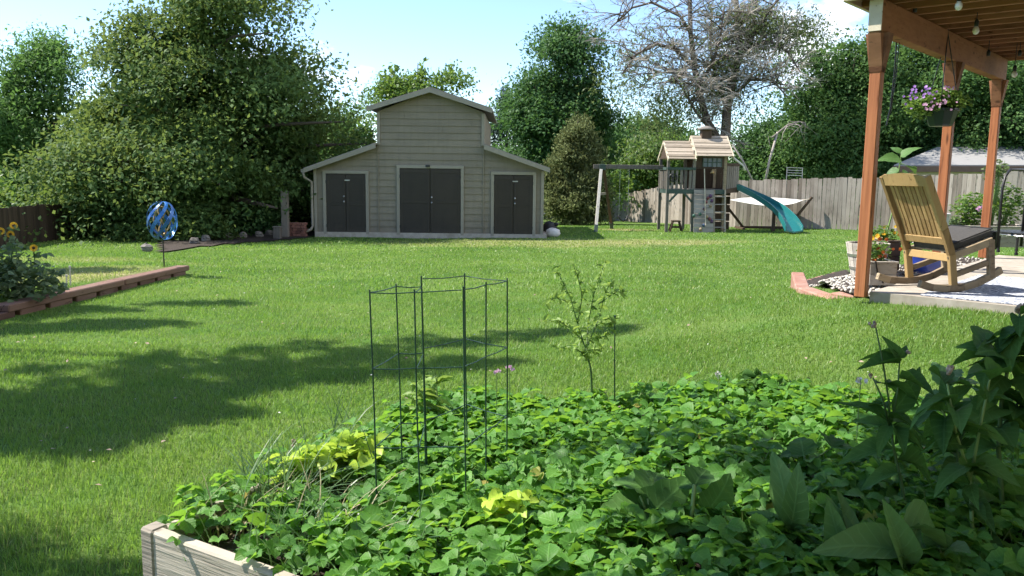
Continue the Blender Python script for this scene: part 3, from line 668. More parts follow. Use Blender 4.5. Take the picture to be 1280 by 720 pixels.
# the half dead elm: forked trunks, bare drooping twigs, thin leaf patches
def dead_tree():
    Yd = 39.; b0 = gb(902, Yd); t = thing('half_dead_elm', 'big half dead tree with bare twiggy limbs above the playset', 'tree', b0); k = Yd / F
    q = random.Random(21); tr = MB(); tw = MB(); tips = []; g_ = np.random.default_rng(3)
    def pt(px, py, dy=0): return at(px, py, Yd + dy)
    mains = [([(900, 200, 0), (896, 172, 0), (884, 152, 0), (875, 120, .1), (868, 85, .2), (863, 40, .1), (862, -30, .2)], 6.0),
             ([(903, 200, 0), (907, 165, .3), (909, 135, .4), (916, 100, .5), (923, 70, .6), (922, 25, .7), (918, -30, .8)], 7.0),
             ([(916, 100, .5), (930, 62, .2), (944, 40, 0), (962, 12, -.3), (985, -15, -.5)], 3.4), ([(923, 70, .6), (938, 45, .9), (945, 10, 1), (950, -30, 1)], 3.0),
             ([(868, 85, .2), (845, 62, -.5), (822, 55, -.8), (795, 68, -1.2), (778, 92, -1.4)], 2.8), ([(863, 40, .1), (850, 20, .5), (815, 3, .8), (790, 10, 1), (762, 36, 1.2)], 2.2),
             ([(872, 110, .1), (890, 80, -.6), (900, 50, -1), (905, 10, -1.2)], 2.4), ([(898, 175, 0), (870, 140, -1), (850, 105, -1.4), (835, 100, -1.6)], 2.0),
             ([(909, 135, .4), (895, 100, 1.0), (888, 60, 1.2), (890, 10, 1.4)], 2.8), ([(926, 62, .5), (960, 50, -.2), (985, 65, -.6), (1000, 90, -.8)], 2.6),
             ([(911, 125, .4), (938, 100, -.6), (965, 100, -1), (985, 122, -1.2)], 2.2), ([(868, 100, .2), (852, 92, .8), (822, 90, 1.2), (800, 110, 1.4)], 2.0)]
    for pts, r in mains:
        P = [pt(*p_) for p_ in pts]; n = len(P)
        tr.tube(P, [r * k * (1 - .62 * i / (n - 1)) for i in range(n)], 7)
        seg = list(zip(P[:-1], P[1:]))
        for rep in range(24 if r < 6 else 34):
            i = q.randrange(len(seg)) if r < 6 else q.randrange(2, len(seg)); s = seg[i][0].lerp(seg[i][1], q.random())
            az = q.uniform(0, 6.283); L = q.uniform(.7, 2.0); up = q.uniform(-.1, 1.0)
            def sub(s, az, up, L, r, lv):
                p_ = s; pts_ = [s]; el = up
                for j in range(4):
                    el -= q.uniform(-.10, .22); az2 = az + q.uniform(-.3, .3)
                    p_ = p_ + V((math.cos(az2) * math.cos(el), math.sin(az2) * math.cos(el), math.sin(el))) * L / 4; pts_.append(p_)
                (tr if lv == 0 else tw).tube(pts_, [r, r * .8, r * .6, r * .4, r * .2], 4 if lv == 0 else 3, cap=False)
                if lv < 2:
                    for c in range(5 if lv == 0 else 5):
                        e = pts_[q.randrange(1, 5)]; sub(e, az + q.uniform(-1.2, 1.2), el + q.uniform(-.3, .6), L * q.uniform(.35, .75), r * .58, lv + 1)
                else: tips.append(pts_[-1])
            sub(s, az, up, L, .036, 0)
    tr.build('trunk', M['bark'], t, smooth=True, fixn=False)
    tw.build('twigs', M['deadbark'], t, fixn=False)
    lob = [px_lobe(815, 95, Yd - .5, 34, 40), px_lobe(795, 65, Yd, 24, 30), px_lobe(850, 60, Yd, 30, 30), px_lobe(930, 60, Yd + 1, 40, 40), px_lobe(885, 110, Yd + 1, 40, 34), px_lobe(840, 125, Yd, 30, 24), px_lobe(830, 40, Yd, 26, 22), px_lobe(990, 45, Yd, 26, 34), px_lobe(975, 90, Yd, 30, 30), px_lobe(950, 20, Yd, 34, 20), px_lobe(770, 110, Yd, 16, 20), px_lobe(900, 20, Yd, 30, 16), px_lobe(1000, 20, Yd, 18, 24), px_lobe(835, 145, Yd, 18, 22), px_lobe(955, 130, Yd, 32, 26), px_lobe(875, 70, Yd, 30, 30)]
    crown(t, lob, 2000, 15, .18, .36, M['elm'], 31, shell=.1, gap=-.12, core=0, gs=1.5, aspect=.4)
dead_tree()
# fallen pale limb over the fence
b = MB(); q = random.Random(5); Yl = 36
s = [at(965, 172, Yl), at(985, 156, Yl), at(1000, 152, Yl), at(1012, 162, Yl)]; b.tube(s, [.05, .045, .03, .01], 5)
for i in range(12):
    a = s[q.randrange(3)].lerp(s[q.randrange(1, 4)], q.random()); b.tube([a, a + V((q.uniform(-.4, .4), q.uniform(-.3, .3), q.uniform(-.4, .1))), a + V((q.uniform(-.7, .8), q.uniform(-.3, .3), q.uniform(-1., -.1)))], [.02, .013, .005], 4)
b.tube([at(972, 165, Yl), at(962, 200, Yl), at(955, 235, Yl)], [.05, .05, .06], 5)
b.tube([at(915, 180, Yl), at(928, 200, Yl), at(945, 235, Yl)], [.03, .04, .05], 5)
tag(b.build('dead_limb', M['deadbark'], origin=tuple(gb(958, Yl)), smooth=True), 'pale bare broken limb against the dark trees right of the playset', 'branch')
# far trees closing the view between the near ones
far_lobes = lambda c: [(c.x, c.y, c.z + 3.2, 3.0, 3.0, 2.6), (c.x - 1.6, c.y, c.z + 2.2, 2.2, 2.2, 1.9), (c.x + 1.7, c.y, c.z + 2.4, 2.2, 2.2, 2.0), (c.x, c.y - .5, c.z + 1.4, 3.0, 2.4, 1.4)]
GF = 'distant trees closing the backyard view'
c0 = gb(640, 75); ft = tree('distant_tree', 'hazy far tree seen past the right side of the barn', 'tree', c0, far_lobes(c0), 1100, 22, .27, .5, M['cotton'], 41, r=.25, nl=10, group=GF, gap=-.35)
for px, Y, s, lab in ((-90, 60, 1.5, 'far tree beyond the loose left trees at the picture edge'), (10, 66, 1.5, 'far tree glimpsed low through the feathery left tree'), (110, 64, 1.4, 'far tree hidden behind the big dark tree on its left'), (210, 70, 1.5, 'far tree behind the big dark tree, seen through its gaps'), (330, 66, 1.5, 'far tree behind the right half of the big dark tree'),
                      (735, 80, 1.3, 'far tree low behind the juniper'), (870, 74, .95, 'far tree behind the playset roof'), (945, 66, .9, 'far tree behind the slide and the bare limbs'), (1090, 68, 1.6, 'far tree behind the nearest red post'), (1190, 70, 1.6, 'far tree behind the grey neighbour roof'), (1310, 64, 1.6, 'far tree at the right picture edge')):
    o = copy_tree(ft); o.location = gb(px, Y); o.scale = (s, s, s); o.rotation_euler.z = R.uniform(0, 6); o['label'] = lab
# out-of-frame trees: one shadows the lawn, one is added to shade the bed
def spt(px, py, hh):
    g_ = gnd(px, py); return V((g_.x, g_.y, g_.z)) + sd * (hh / sd.z)
def slobe(px, py, hh, rx, ry, rz): 
    c = spt(px, py, hh); return (c.x, c.y, c.z, rx, ry, rz)
sl = [slobe(40, 520, 4.6, .75, .42, .5), slobe(120, 505, 4.8, .65, .38, .45), slobe(190, 515, 5.0, .55, .34, .4), slobe(80, 540, 4.6, .6, .26, .4), slobe(10, 550, 4.4, .7, .25, .4), slobe(-80, 520, 4.5, 1., .6, .6), slobe(225, 490, 5.1, .4, .2, .3)]
sl += [slobe(60 + 55 * i, 461 - 4.4 * i, 5.2 + .25 * i, .42, .05, .06) for i in range(8)]           # thin upper streak
sl += [slobe(230 + 52 * i, 490 - 5 * i, 5.6 + .22 * i, .42, .10, .12) for i in range(8)] + [slobe(130 + 50 * i, 476 - 4.2 * i, 5.3 + .25 * i, .40, .06, .08) for i in range(8)]
sl += [slobe(560 + 70 * i, 424 - 4.0 * i, 7.6 + .2 * i, .3, .05, .06) for i in range(4)]
sl += [slobe(40 + 48 * i, 413 - 3 * i, 6.3, .6, .16, .3) for i in range(4)] + [slobe(20 + 50 * i, 395 - 4 * i, 6.6, .6, .2, .3) for i in range(3)] + [slobe(470 + 50 * i, 440 - 5 * i, 6.9 + .2 * i, .38, .05, .06) for i in range(5)] + [slobe(240, 380, 6.8, .7, .12, .2), slobe(60, 340, 7, .8, .5, .4), slobe(110, 338, 7, .7, .4, .4)]
bs = V((-10.2, 8.2, 0)); bs.z = h(bs.x, bs.y)
tree('shade_tree', 'tall tree left of the lawn, out of the picture, shading the grass', 'tree', bs, sl, 3000, 22, .10, .06, M['maple'], 51, r=.13, nl=8, gap=-1, shell=.1, div=4, core=0, bough=1.5, top=(-9.2, 8.3, 9.0), gs=3)
sl2 = []  # crown lobes of an added, unseen tree, shaped to shade the bed
def sl_at(x, y, z, hh, rx, ry, rz): c = V((x, y, z)) + sd * (hh / sd.z); sl2.append((c.x, c.y, c.z, rx, ry, rz))
for x, y, rx, ry in ((1.15, 2.45, .42, .22), (1.9, 2.9, .5, .4), (2.6, 3.3, .5, .5), (2.2, 3.85, .45, .28), (2.9, 4.1, .4, .3), (1.6, 2.2, .5, .35), (2.6, 2.5, .6, .5), (1.9, 2.5, .5, .4), (2.2, 3.2, .45, .4), (1.5, 2.75, .4, .25), (2.0, 2.0, .6, .4), (3.0, 3.0, .6, .6), (-2.05, 3.15, .35, .22), (-1.62, 2.9, .14, .2), (-2.6, 3.2, .3, .25), (1.3, 3.25, .3, .14), (.35, 2.15, .4, .14), (3.2, 3.3, .5, .5), (.9, 3.9, .12, .06), (.2, 3.6, .12, .06)):
    sl_at(x, y, .45 if x > -1 else 0, 3.7 + R.uniform(-.2, .4), rx, ry, .22)
b2 = V((-4.6, -1.2, 0)); b2.z = h(b2.x, b2.y)
tree('shade_tree', 'unseen tree added behind the viewer to shade the garden bed', 'tree', b2, sl2, 1000, 22, .09, .09, M['maple'], 52, r=.16, nl=20, gap=-1, shell=.05, div=4, core=0, bough=1.5, top=(-3.2, 2.6, 4.3), gs=3)
# ------------------------------------------------------------------ barn
def barn():
    Yb = 25.5; P = lambda px, py: at(px, py, Yb)
    gz_ = P(534, 296).z
    xl, xr = P(393, 260).x, P(679.5, 260).x; tl, tr = P(471.5, 180).x, P(605.5, 180).x
    zlow = (P(470, 180).z + P(606.5, 180.5).z) / 2 - .08; zed = P(393, 209).z - .02; xc = (tl + tr) / 2
    pk = P(538, 111).z - .04; zte = P(471, 139).z - .02; D = 7.0
    t = thing('barn_shed', 'taupe barn shaped shed with raised centre and three dark double doors', 'shed', (xc, Yb, gz_))
    slope_l = (zlow - zed) / (tl - xl)
    # body behind the siding
    b = MB()
    b.prism([(xl + .02, Yb + .03, gz_ + .1), (xr - .02, Yb + .03, gz_ + .1), (xr - .02, Yb + .03, zed), (tr, Yb + .03, zlow), (tr, Yb + .03, zte), (xc, Yb + .03, pk), (tl, Yb + .03, zte), (tl, Yb + .03, zlow), (xl + .02, Yb + .03, zed)], (0, D, 0), .5)
    # lap siding courses on the front
    def ext(z):
        if z <= zed: return xl, xr
        if z <= zlow: f = (z - zed) / (zlow - zed); return xl + (tl - xl) * f, xr + (tr - xr) * f
        if z <= zte: return tl, tr
        f = (z - zte) / (pk - zte); return tl + (xc - tl) * f, tr + (xc - tr) * f
    zs = sorted(set([gz_ + .1, zed, zlow - .001, zlow + .001, zte, pk - .01])); z = gz_ + .1; step = .205
    while z < pk - .02:
        z1 = min(z + step, pk - .01); cuts = [z] + [c for c in zs if z + 1e-4 < c < z1 - 1e-4] + [z1]
        for a, c in zip(cuts[:-1], cuts[1:]):
            ya = Yb + .026 * (a - z) / step - .008; yc = Yb + .026 * (c - z) / step - .008
            la, ra = ext(a + 1e-5); lc, rc = ext(c - 1e-5)
            js = [0.] + sorted(R.uniform(.12, .88) for _ in range(2)) + [1.]
            for j0, j1 in zip(js[:-1], js[1:]):
                gp = .003 / max(ra - la, .1); j0 += gp if j0 > 0 else 0; j1 -= gp if j1 < 1 else 0
                b.add([(la + (ra - la) * j0, ya, a), (la + (ra - la) * j1, ya, a), (lc + (rc - lc) * j1, yc, c), (lc + (rc - lc) * j0, yc, c)], [(0, 1, 2, 3)], .2 + .6 * R.random())
        la, ra = ext(z + 1e-5)
        b.add([(la, Yb - .008, z), (ra, Yb - .008, z), (ra, Yb + .021, z), (la, Yb + .021, z)], [(0, 1, 2, 3)], .3)
        z = z1
    b.build('wall', M['siding'], t, fixn=False)
    b = MB(); b.box((xc, Yb + D / 2, gz_ + .02), (xr - xl + .1, D + .1, .2)); b.build('foundation', M['concrete'], t)
    # corner boards
    for x, z0, z1 in ((xl + .045, gz_ + .1, zed - .02), (xr - .045, gz_ + .1, zed - .02), (tl + .045, zlow + .05, zte - .02), (tr - .045, zlow + .05, zte - .02)):
        b = MB(); b.box((x, Yb - .022, (z0 + z1) / 2), (.09, .03, z1 - z0), bev=.004); b.build('corner_board', M['trim'], t)
    # seam boards that carry the tower lines down the wall
    for x in (tl + .02, tr - .02):
        b = MB(); b.box((x, Yb - .014, (gz_ + .1 + zlow) / 2), (.03, .026, zlow - gz_ - .1)); b.build('wall_seam', M['siding'], t)
    # roofs
    def slab(p0, p1, y0, y1, th, name='roof'):
        b = MB(); b.prism([(p0[0], y0, p0[1]), (p1[0], y0, p1[1]), (p1[0], y0, p1[1] + th), (p0[0], y0, p0[1] + th)], (0, y1 - y0, 0)); return b.build(name, M['shingle'], t)
    el, er = P(382.5, 213), P(687, 213); ov = .30
    for (x0, z0, x1, z1) in ((el.x, el.z + .02, tl, zlow + .05), (er.x, er.z + .02, tr, zlow + .05)):
        slab((x0, z0), (x1, z1), Yb - ov, Yb + D + .2, .055)
        b = MB(); b.prism([(x0, Yb - ov - .025, z0 - .09), (x1, Yb - ov - .025, z1 - .11), (x1, Yb - ov - .025, z1 + .035), (x0, Yb - ov - .025, z0 + .035)], (0, .025, 0)); b.build('fascia', M['trim'], t)
        b = MB(); b.prism([(x0, Yb - ov, z0 - .012), (x1, Yb - ov, z1 - .012), (x1, Yb - ov, z1 - .003), (x0, Yb - ov, z0 - .003)], (0, ov, 0)); b.build('soffit', M['siding'], t)
    e2l, e2r, p2 = P(460, 137), P(615.5, 138), P(538, 112)
    zz = (e2l.z + e2r.z) / 2
    for x0 in (e2l.x, e2r.x):
        slab((x0, zz), (xc, p2.z), Yb - ov, Yb + D + .2, .06)
        b = MB(); b.prism([(x0, Yb - ov - .025, zz - .09), (xc, Yb - ov - .025, p2.z - .11), (xc, Yb - ov - .025, p2.z + .035), (x0, Yb - ov - .025, zz + .035)], (0, .025, 0)); b.build('fascia', M['trim'], t)
        b = MB(); b.prism([(x0, Yb - ov, zz - .012), (xc, Yb - ov, p2.z - .012), (xc, Yb - ov, p2.z - .003), (x0, Yb - ov, zz - .003)], (0, ov, 0)); b.build('soffit', M['siding'], t)
    # doors
    for (p0, p1, ty, lamp) in ((408, 457.5, 217, 1), (500, 576, 210.5, 0), (617.5, 666, 218.5, 1)):
        x0, x1 = P(p0, 250).x, P(p1, 250).x; zt = P((p0 + p1) / 2, ty).z; z0 = gz_ + .06
        fr = MB(); fw_ = .095
        fr.box((x0 - fw_ / 2, Yb - .03, (z0 + zt) / 2), (fw_, .05, zt - z0), bev=.004); fr.box((x1 + fw_ / 2, Yb - .03, (z0 + zt) / 2), (fw_, .05, zt - z0), bev=.004)
        fr.box(((x0 + x1) / 2, Yb - .032, zt + fw_ / 2), (x1 - x0 + 2 * fw_, .052, fw_), bev=.004); fr.build('door_frame', M['trim'], t)
        xm = (x0 + x1) / 2
        for sx, xa, xb in ((-1, x0 + .004, xm - .004), (1, xm + .004, x1 - .004)):
            d = MB(); d.box(((xa + xb) / 2, Yb - .018, (z0 + zt) / 2 - .003), (xb - xa, .032, zt - z0 - .012), bev=.004)
            wd = xb - xa
            for zz2 in (z0 + .08, (z0 + zt) / 2, zt - .09): d.box(((xa + xb) / 2, Yb - .038, zz2), (wd - .02, .012, .10), bev=.002)
            for xx in (xa + .055, xb - .055): d.box((xx, Yb - .0395, (z0 + zt) / 2), (.07, .012, zt - z0 - .06), bev=.002)
            dd = d.build('door', M['barn_door'], t)
            hx = xm + sx * .05
            if sx == (-1 if p0 == 408 else 1):
                for zz2 in (z0 + 1.0, z0 + 1.16):
                    hd = MB(); hd.tube([(hx, Yb - .03, zz2), (hx, Yb - .088, zz2)], .02, 8); hd.blob((hx, Yb - .095, zz2), (.028, .02, .028), jit=0, n=8); hd.build('handle', M['metal'], dd)
            for zz2 in (z0 + .25, zt - .25):
                hg = MB(); hg.box((x0 + .01 if sx < 0 else x1 - .01, Yb - .05, zz2), (.03, .02, .10)); hg.build('hinge', M['black_metal'], dd)
        if lamp:
            lb = MB(); lb.box((xm + .05, Yb - .055, zt - .20), (.16, .012, .035), bev=.005); lb.build('door_latch', M['metal'], t)
    # lamp over the middle door, gutter and downspout
    b = MB(); q = P(535, 207.5); b.box((q.x, Yb - .06, q.z), (.13, .10, .07), bev=.015); b.build('wall_lamp', M['black_metal'], t)
    gx_ = el.x - .03; b = MB()
    b.prism([(gx_ - .05, Yb - ov, el.z - .06), (gx_ + .05, Yb - ov, el.z - .06), (gx_ + .05, Yb - ov, el.z + .04), (gx_ - .06, Yb - ov, el.z + .04)], (0, D + .3, 0)); b.build('gutter', M['trim'], t)
    b = MB(); b.tube([(gx_, Yb - .26, el.z - .06), (gx_ + .02, Yb - .22, el.z - .20), (xl - .06, Yb - .05, el.z - .34), (xl - .055, Yb - .05, gz_ + .30), (xl - .09, Yb - .1, gz_ + .20), (xl - .36, Yb - .22, gz_ + .07)], .042, 8)
    b.build('downspout', M['trim'], t, smooth=True)
    b = MB(); b.box((xr + .02, Yb + .02, P(680, 267).z), (.06, .05, .05), bev=.01); b.build('hose_tap', M['metal'], t)
barn()
# things beside the barn
def post_thing(name, label, cat, p0, ptop, w_, mat, capped=False):
    b = MB(); top = ptop; b.box((p0.x, p0.y, (p0.z - .05 + top) / 2), (w_, w_, top - p0.z + .05), bev=.012)
    t = thing(name, label, cat, p0); b.build('shaft', mat, t)
    b = MB(); b.box((p0.x, p0.y, top + .012), (w_ + .03, w_ + .03, .026), bev=.008); b.build('cap', mat, t); return t
p0 = gnd(357, 296); p0 = V((at(357, 290, 25).x, 25, h(at(357, 290, 25).x, 25)))
post_thing('wooden_post', 'tall grey wooden post in the shade left of the barn', 'post', p0, at(357, 240, 25).z, .20, M['playwood'])
x_ = at(347, 300, 24.3).x; p0 = V((x_, 24.3, h(x_, 24.3))); post_thing('wooden_post', 'short thick grey post stump in front of the tall post', 'post', p0, at(347, 284, 24.3).z, .21, M['playwood'])
# rusty brick stack
x_ = at(372, 296, 25.2).x; p0 = V((x_, 25.2, h(x_, 25.2) + .03)); b = MB()
for k in range(5):
    for i in range(4): b.box((p0.x - .2 + .14 * i - (.03 if k % 2 else 0), p0.y + R.uniform(-.01, .01), p0.z + .04 + .085 * k), (.13, .2, .078), Matrix.Rotation(R.uniform(-.05, .05), 3, 'Z'), bev=.008)
tag(b.build('brick_stack', M['brick'], origin=tuple(p0)), 'stack of rusty red bricks beside the barn downspout', 'bricks')
# stone at the right side of the barn, dark sack behind it
p0 = V((at(691, 290, 26.2).x, 26.2, 0)); p0.z = h(p0.x, p0.y)
b = MB()
b.blob((p0.x, p0.y, p0.z + .12), (.24, .2, .17), n=9, rings=6, jit=.12); tag(b.build('pale_rock', M['white_stone'], origin=tuple(p0), smooth=True), 'pale grey rock at the right corner of the barn', 'rock')
p0 = V((at(687, 290, 26.9).x, 26.9, 0)); p0.z = h(p0.x, p0.y); b = MB()
b.blob((p0.x, p0.y, p0.z + .2), (.26, .22, .25), n=10, rings=7, jit=.1); b.blob((p0.x + .2, p0.y - .05, p0.z + .36), (.09, .08, .06), n=8, rings=5)
tag(b.build('dark_sack', M['black_plastic'], origin=tuple(p0), smooth=True), 'dark stuffed sack behind the pale rock', 'sack')
# edging stones along the mulch bed
edge = [((238, 307), 'flat grey edging stone nearest the shrub under the big tree'), ((252, 303.5), 'pale edging stone second from the shrub'), ((264, 300.5), 'broken edging stone left of the low stone row'), ((280, 300), 'long low edging stone in the middle of the shaded row'), ((300, 299), 'low edging stone right of the middle of the shaded row'), ((320, 298), 'pale flat edging stone before the short post'), ((333, 296), 'edging stone touching the short post stump'), ((176, 316), 'rough edging stone left of the blue spinner')]
for i, (pp, lab) in enumerate(edge):
    p0 = gnd(*pp); s = R.uniform(.10, .2); b = MB(); b.blob((p0.x, p0.y + .3, p0.z + .08), (s, s * .7, .11), n=8, rings=5, jit=.2)
    tag(b.build('edging_stone', M['stone'], origin=(p0.x, p0.y + .3, p0.z)), lab, 'stone', 'stones edging the mulch bed')

# ------------------------------------------------------------------ fences
def fence(name, label, pts, mat, base_px=None, bw=.14, rail_side=-1, rails=True):
    """pts: list of (x, y, zbase, ztop); boards along the line"""
    t = thing(name, label, 'fence', pts[0][:3]); pn = MB(); rl = MB()
    for (a, c) in zip(pts[:-1], pts[1:]):
        A, C = V(a[:3]), V(c[:3]); L = (C - A).length; n = int(L / bw); d = (C - A).normalized(); nrm = V((-d.y, d.x, 0)).normalized() * rail_side
        for i in range(n):
            f = (i + .5) / n; p_ = A.lerp(C, f); zt = a[3] + (c[3] - a[3]) * f + R.uniform(-.03, .03); zb = h(p_.x, p_.y) - .03
            rot = Matrix((V((d.x, d.y, 0)).normalized(), nrm, V((0, 0, 1)))).transposed() @ Matrix.Rotation(R.uniform(-.018, .018), 3, 'Y')
            o_ = nrm * (R.uniform(-.005, .005))
            pn.box(V((p_.x, p_.y, (zb + zt) / 2)) + o_, (bw * .95, .02, zt - zb), rot, bev=.0)
        npost = max(1, int(L / 2.4))
        for i in range(npost + 1):
            f = i / npost; p_ = A.lerp(C, f) - nrm * .07; zt = a[3] + (c[3] - a[3]) * f - .05; zb = h(p_.x, p_.y) - .1
            b = MB(); b.box((p_.x, p_.y, (zb + zt) / 2), (.09, .09, zt - zb), bev=.006); b.build('post', mat, t)
        for k in (.22, .82):
            A2 = A - nrm * .035; C2 = C - nrm * .035
            A2.z = a[2] + (a[3] - a[2]) * k; C2.z = c[2] + (c[3] - c[2]) * k; rl.beam(A2, C2, .045, .09)
    pn.build('boards', mat, t); rl.build('rail', mat, t)
    return t
def fp(px, pyt, Y):
    q = at(px, pyt, Y); return (q.x, q.y, h(q.x, q.y), q.z)
FS = [fp(1420, 208, 24.5), fp(1240, 215.5, 26.5), fp(1110, 222.5, 29), fp(1060, 222, 29.8), fp(922, 225.5, 32), fp(835, 232, 38)]
fence('board_fence', 'long weathered grey board fence behind the playset and hammock', FS, M['fence_grey'], rail_side=1)
fence('board_fence', 'sloping weathered fence running back behind the swing set', [fp(834, 232.5, 38.2), fp(729, 251, 46)], M['fence_grey'], rail_side=1)
fence('board_fence', 'distant shaded grey fence between the barn and the sloping fence', [fp(728, 249, 46.2), fp(600, 248.5, 46.2)], M['fence_far'], rail_side=-1)
LFp = [(-60, 263, 17.5), (0, 259.5, 19.5), (40, 257, 21.5), (78, 254.5, 23.5), (112, 253, 25.5)]
fence('board_fence', 'dark brown board fence behind the sunflowers on the left', [fp(*a) for a in LFp], M['fence_dark'], rail_side=-1)
# small metal rack showing over the fence
Yr = 33.5; p0 = gb(993, Yr); t = thing('trellis_rack', 'thin metal rack rising behind the fence right of the slide', 'rack', p0)
b = MB(); a0, a1 = at(984, 208.5, Yr), at(1003, 209.5, Yr)
for q_, pz in ((at(983, 226, Yr), a0), (at(1002.5, 226, Yr), a1)): b.tube([(q_.x, Yr, p0.z), (q_.x, Yr, q_.z), (pz.x, Yr, pz.z)], .018, 6)
b.build('frame', M['metal'], t); b = MB()
for k in range(4): b.tube([at(984.2, 209.5 + 3.2 * k, Yr), at(1002.7, 210.2 + 3.2 * k, Yr)], .016, 6)
b.build('rung', M['metal'], t)
# neighbour houses
def house(label, pts_ridge, pts_eave, Y, depth, mats, wall_h):
    pass
Yh = 37
A_, B_ = at(1117, 209, Yh), at(1420, 209, Yh); C_, D_ = at(1171, 186.5, Yh + 3.5), at(1420, 183.5, Yh + 3.5)
t = thing('neighbour_house', 'neighbour house with grey shingle roof and brown fascia behind the right fence', 'house', (A_.x, Yh, h(A_.x, Yh)))
b = MB(); b.prism([A_, B_, D_, C_], (0, 0, .1)); b.prism([C_, D_, (D_.x, Yh + 8, A_.z), (A_.x * (Yh + 8) / Yh + .1, Yh + 8, A_.z)], (0, 0, .1)); b.prism([A_, C_, (A_.x * (Yh + 8) / Yh + .1, Yh + 8, A_.z)], (0, 0, .1)); b.build('roof', M['roof_grey'], t)
b = MB(); b.beam(A_ + V((-.02, -.03, -.08)), B_ + V((0, -.03, -.08)), .05, .26); b.beam(A_ + V((-.03, 0, -.08)), V((A_.x * (Yh + 8) / Yh + .07, Yh + 8, A_.z - .08)), .05, .26); b.build('fascia', M['brown_paint'], t)
b = MB(); z0 = h(A_.x, Yh) - .1; b.prism([(A_.x + .3, Yh + .3, z0), (B_.x - .3, Yh + .3, z0), (B_.x - .3, Yh + 7.8, z0), (A_.x * (Yh + 8) / Yh + .4, Yh + 7.8, z0)], (0, 0, A_.z - .1 - z0)); b.build('wall', M['tan_wall'], t)
for k in range(2):
    wx = A_.x + 2.0 + 4 * k; b = MB(); b.box((wx, Yh + .28, A_.z - 1.0), (1.2, .06, 1.0), bev=.01); wn = b.build('window', M['trim'], t); b = MB(); b.box((wx, Yh + .245, A_.z - 1.0), (1.04, .03, .84)); b.build('pane', M['glass'], wn)
Yh = 66; A_, B_ = at(762, 197, Yh), at(800, 197, Yh); C_, D_ = at(772, 186, Yh + 2), at(796, 186, Yh + 2)
t = thing('neighbour_house', 'brown roofed house glimpsed between the trees left of the playset', 'house', (A_.x, Yh, h(A_.x, Yh)))
b = MB(); b.prism([A_, B_, D_, C_], (0, 0, .12)); b.prism([C_, D_, (B_.x, Yh + 5, B_.z), (A_.x, Yh + 5, A_.z)], (0, 0, .12)); b.prism([A_, C_, (A_.x, Yh + 5, A_.z)], (0, 0, .1)); b.prism([B_, D_, (B_.x, Yh + 5, B_.z)], (0, 0, .1)); b.build('roof', M['shingle'], t)
b = MB(); z0 = h(A_.x, Yh) - .1; b.box(((A_.x + B_.x) / 2, Yh + 2.6, (z0 + A_.z) / 2), (B_.x - A_.x - .4, 4.6, A_.z - z0)); b.build('wall', M['tan_wall'], t)

# ------------------------------------------------------------------ left timber edge, spinner, sunflowers
E0, E1 = gnd(0, 402), gnd(237, 343)
dE = (E1 - E0).normalized(); Ea = E0 - dE * 3.2
t = thing('timber_edging', 'long reddish timber edge holding the raised strip on the left', 'garden edging', (E0.x, E0.y, E0.z))
pr = [Ea + (E1 - Ea) * f for f in (0, .38, .40, .72, .725, 1.0)]
b = MB()
for i in (0, 2, 4):
    a, c = pr[i].copy(), pr[i + 1].copy(); a.z = h(a.x + .15, a.y); c.z = h(c.x + .15, c.y); off = V((-.10, 0, .115))
    b.beam(a + off, c + off, .21, .085, bev=.012)
b.build('top_timber', M['edge_timber'], t)
b = MB(); f = 0.; Lw = (E1 - Ea).length
while f < Lw - .1:
    a = Ea + dE * f; c = Ea + dE * min(f + .50, Lw); 
    for q_ in (a, c): q_.z = h(q_.x + .15, q_.y) + .025
    b.beam(a + V((-.10, 0, 0)), c + V((-.10, 0, 0)), .18, .11, bev=.01); f += .60
b.build('base_block', M['edge_timber'], t)

ps = V((E1.x - .30, E1.y - .3, 0)); ps.z = h(ps.x, ps.y); Ys = ps.y
t = thing('wind_spinner', 'blue metal wind spinner on a thin pole at the end of the timber edge', 'wind spinner', ps)
cz = at(211, 276, Ys); cz.x = ps.x; b = MB(); b.tube([(ps.x, Ys, ps.z - .05), (ps.x, Ys, cz.z + .34)], .012, 8); b.build('pole', M['black_metal'], t)
k = Ys / F; RX, RZ = 17.5 * k, 24 * k
for i in range(8):
    ph = 2 * math.pi * i / 8; b = MB(); n = 14; vs_ = []; fs_ = []
    for j in range(n + 1):
        a = math.pi * (j / n); tw_ = ph + 1.5 * (j / n - .5) * 2; r_ = RX * math.sin(a) ** .8; wv = .022 + .012 * math.sin(a)
        c = V((cz.x + r_ * math.cos(tw_), Ys + r_ * math.sin(tw_), cz.z - RZ * math.cos(a))); tg = V((-math.sin(tw_), math.cos(tw_), .25)) * wv * (.35 + math.sin(a))
        nn_ = V((math.cos(tw_), math.sin(tw_), 0)) * .006
        vs_ += [c - tg, c + tg, c + tg + nn_, c - tg + nn_]
    for j in range(n):
        for s_ in range(4): fs_.append((4 * j + s_, 4 * j + (s_ + 1) % 4, 4 * j + 4 + (s_ + 1) % 4, 4 * j + 4 + s_))
    b.add(vs_, fs_); b.build('blade', M['blue_metal'], t, smooth=False)
b = MB()
for i in range(4):
    ph = 6.28 * i / 4 + .4; pts_ = []
    for j in range(11): a = math.pi * j / 10; tw_ = ph - 1.3 * (j / 10 - .5) * 2; r_ = RX * .55 * math.sin(a); pts_.append((cz.x + r_ * math.cos(tw_), Ys + r_ * math.sin(tw_), cz.z - RZ * .75 * math.cos(a)))
    b.tube(pts_, .012, 5)
b.build('inner_spiral', M['copper'], t)

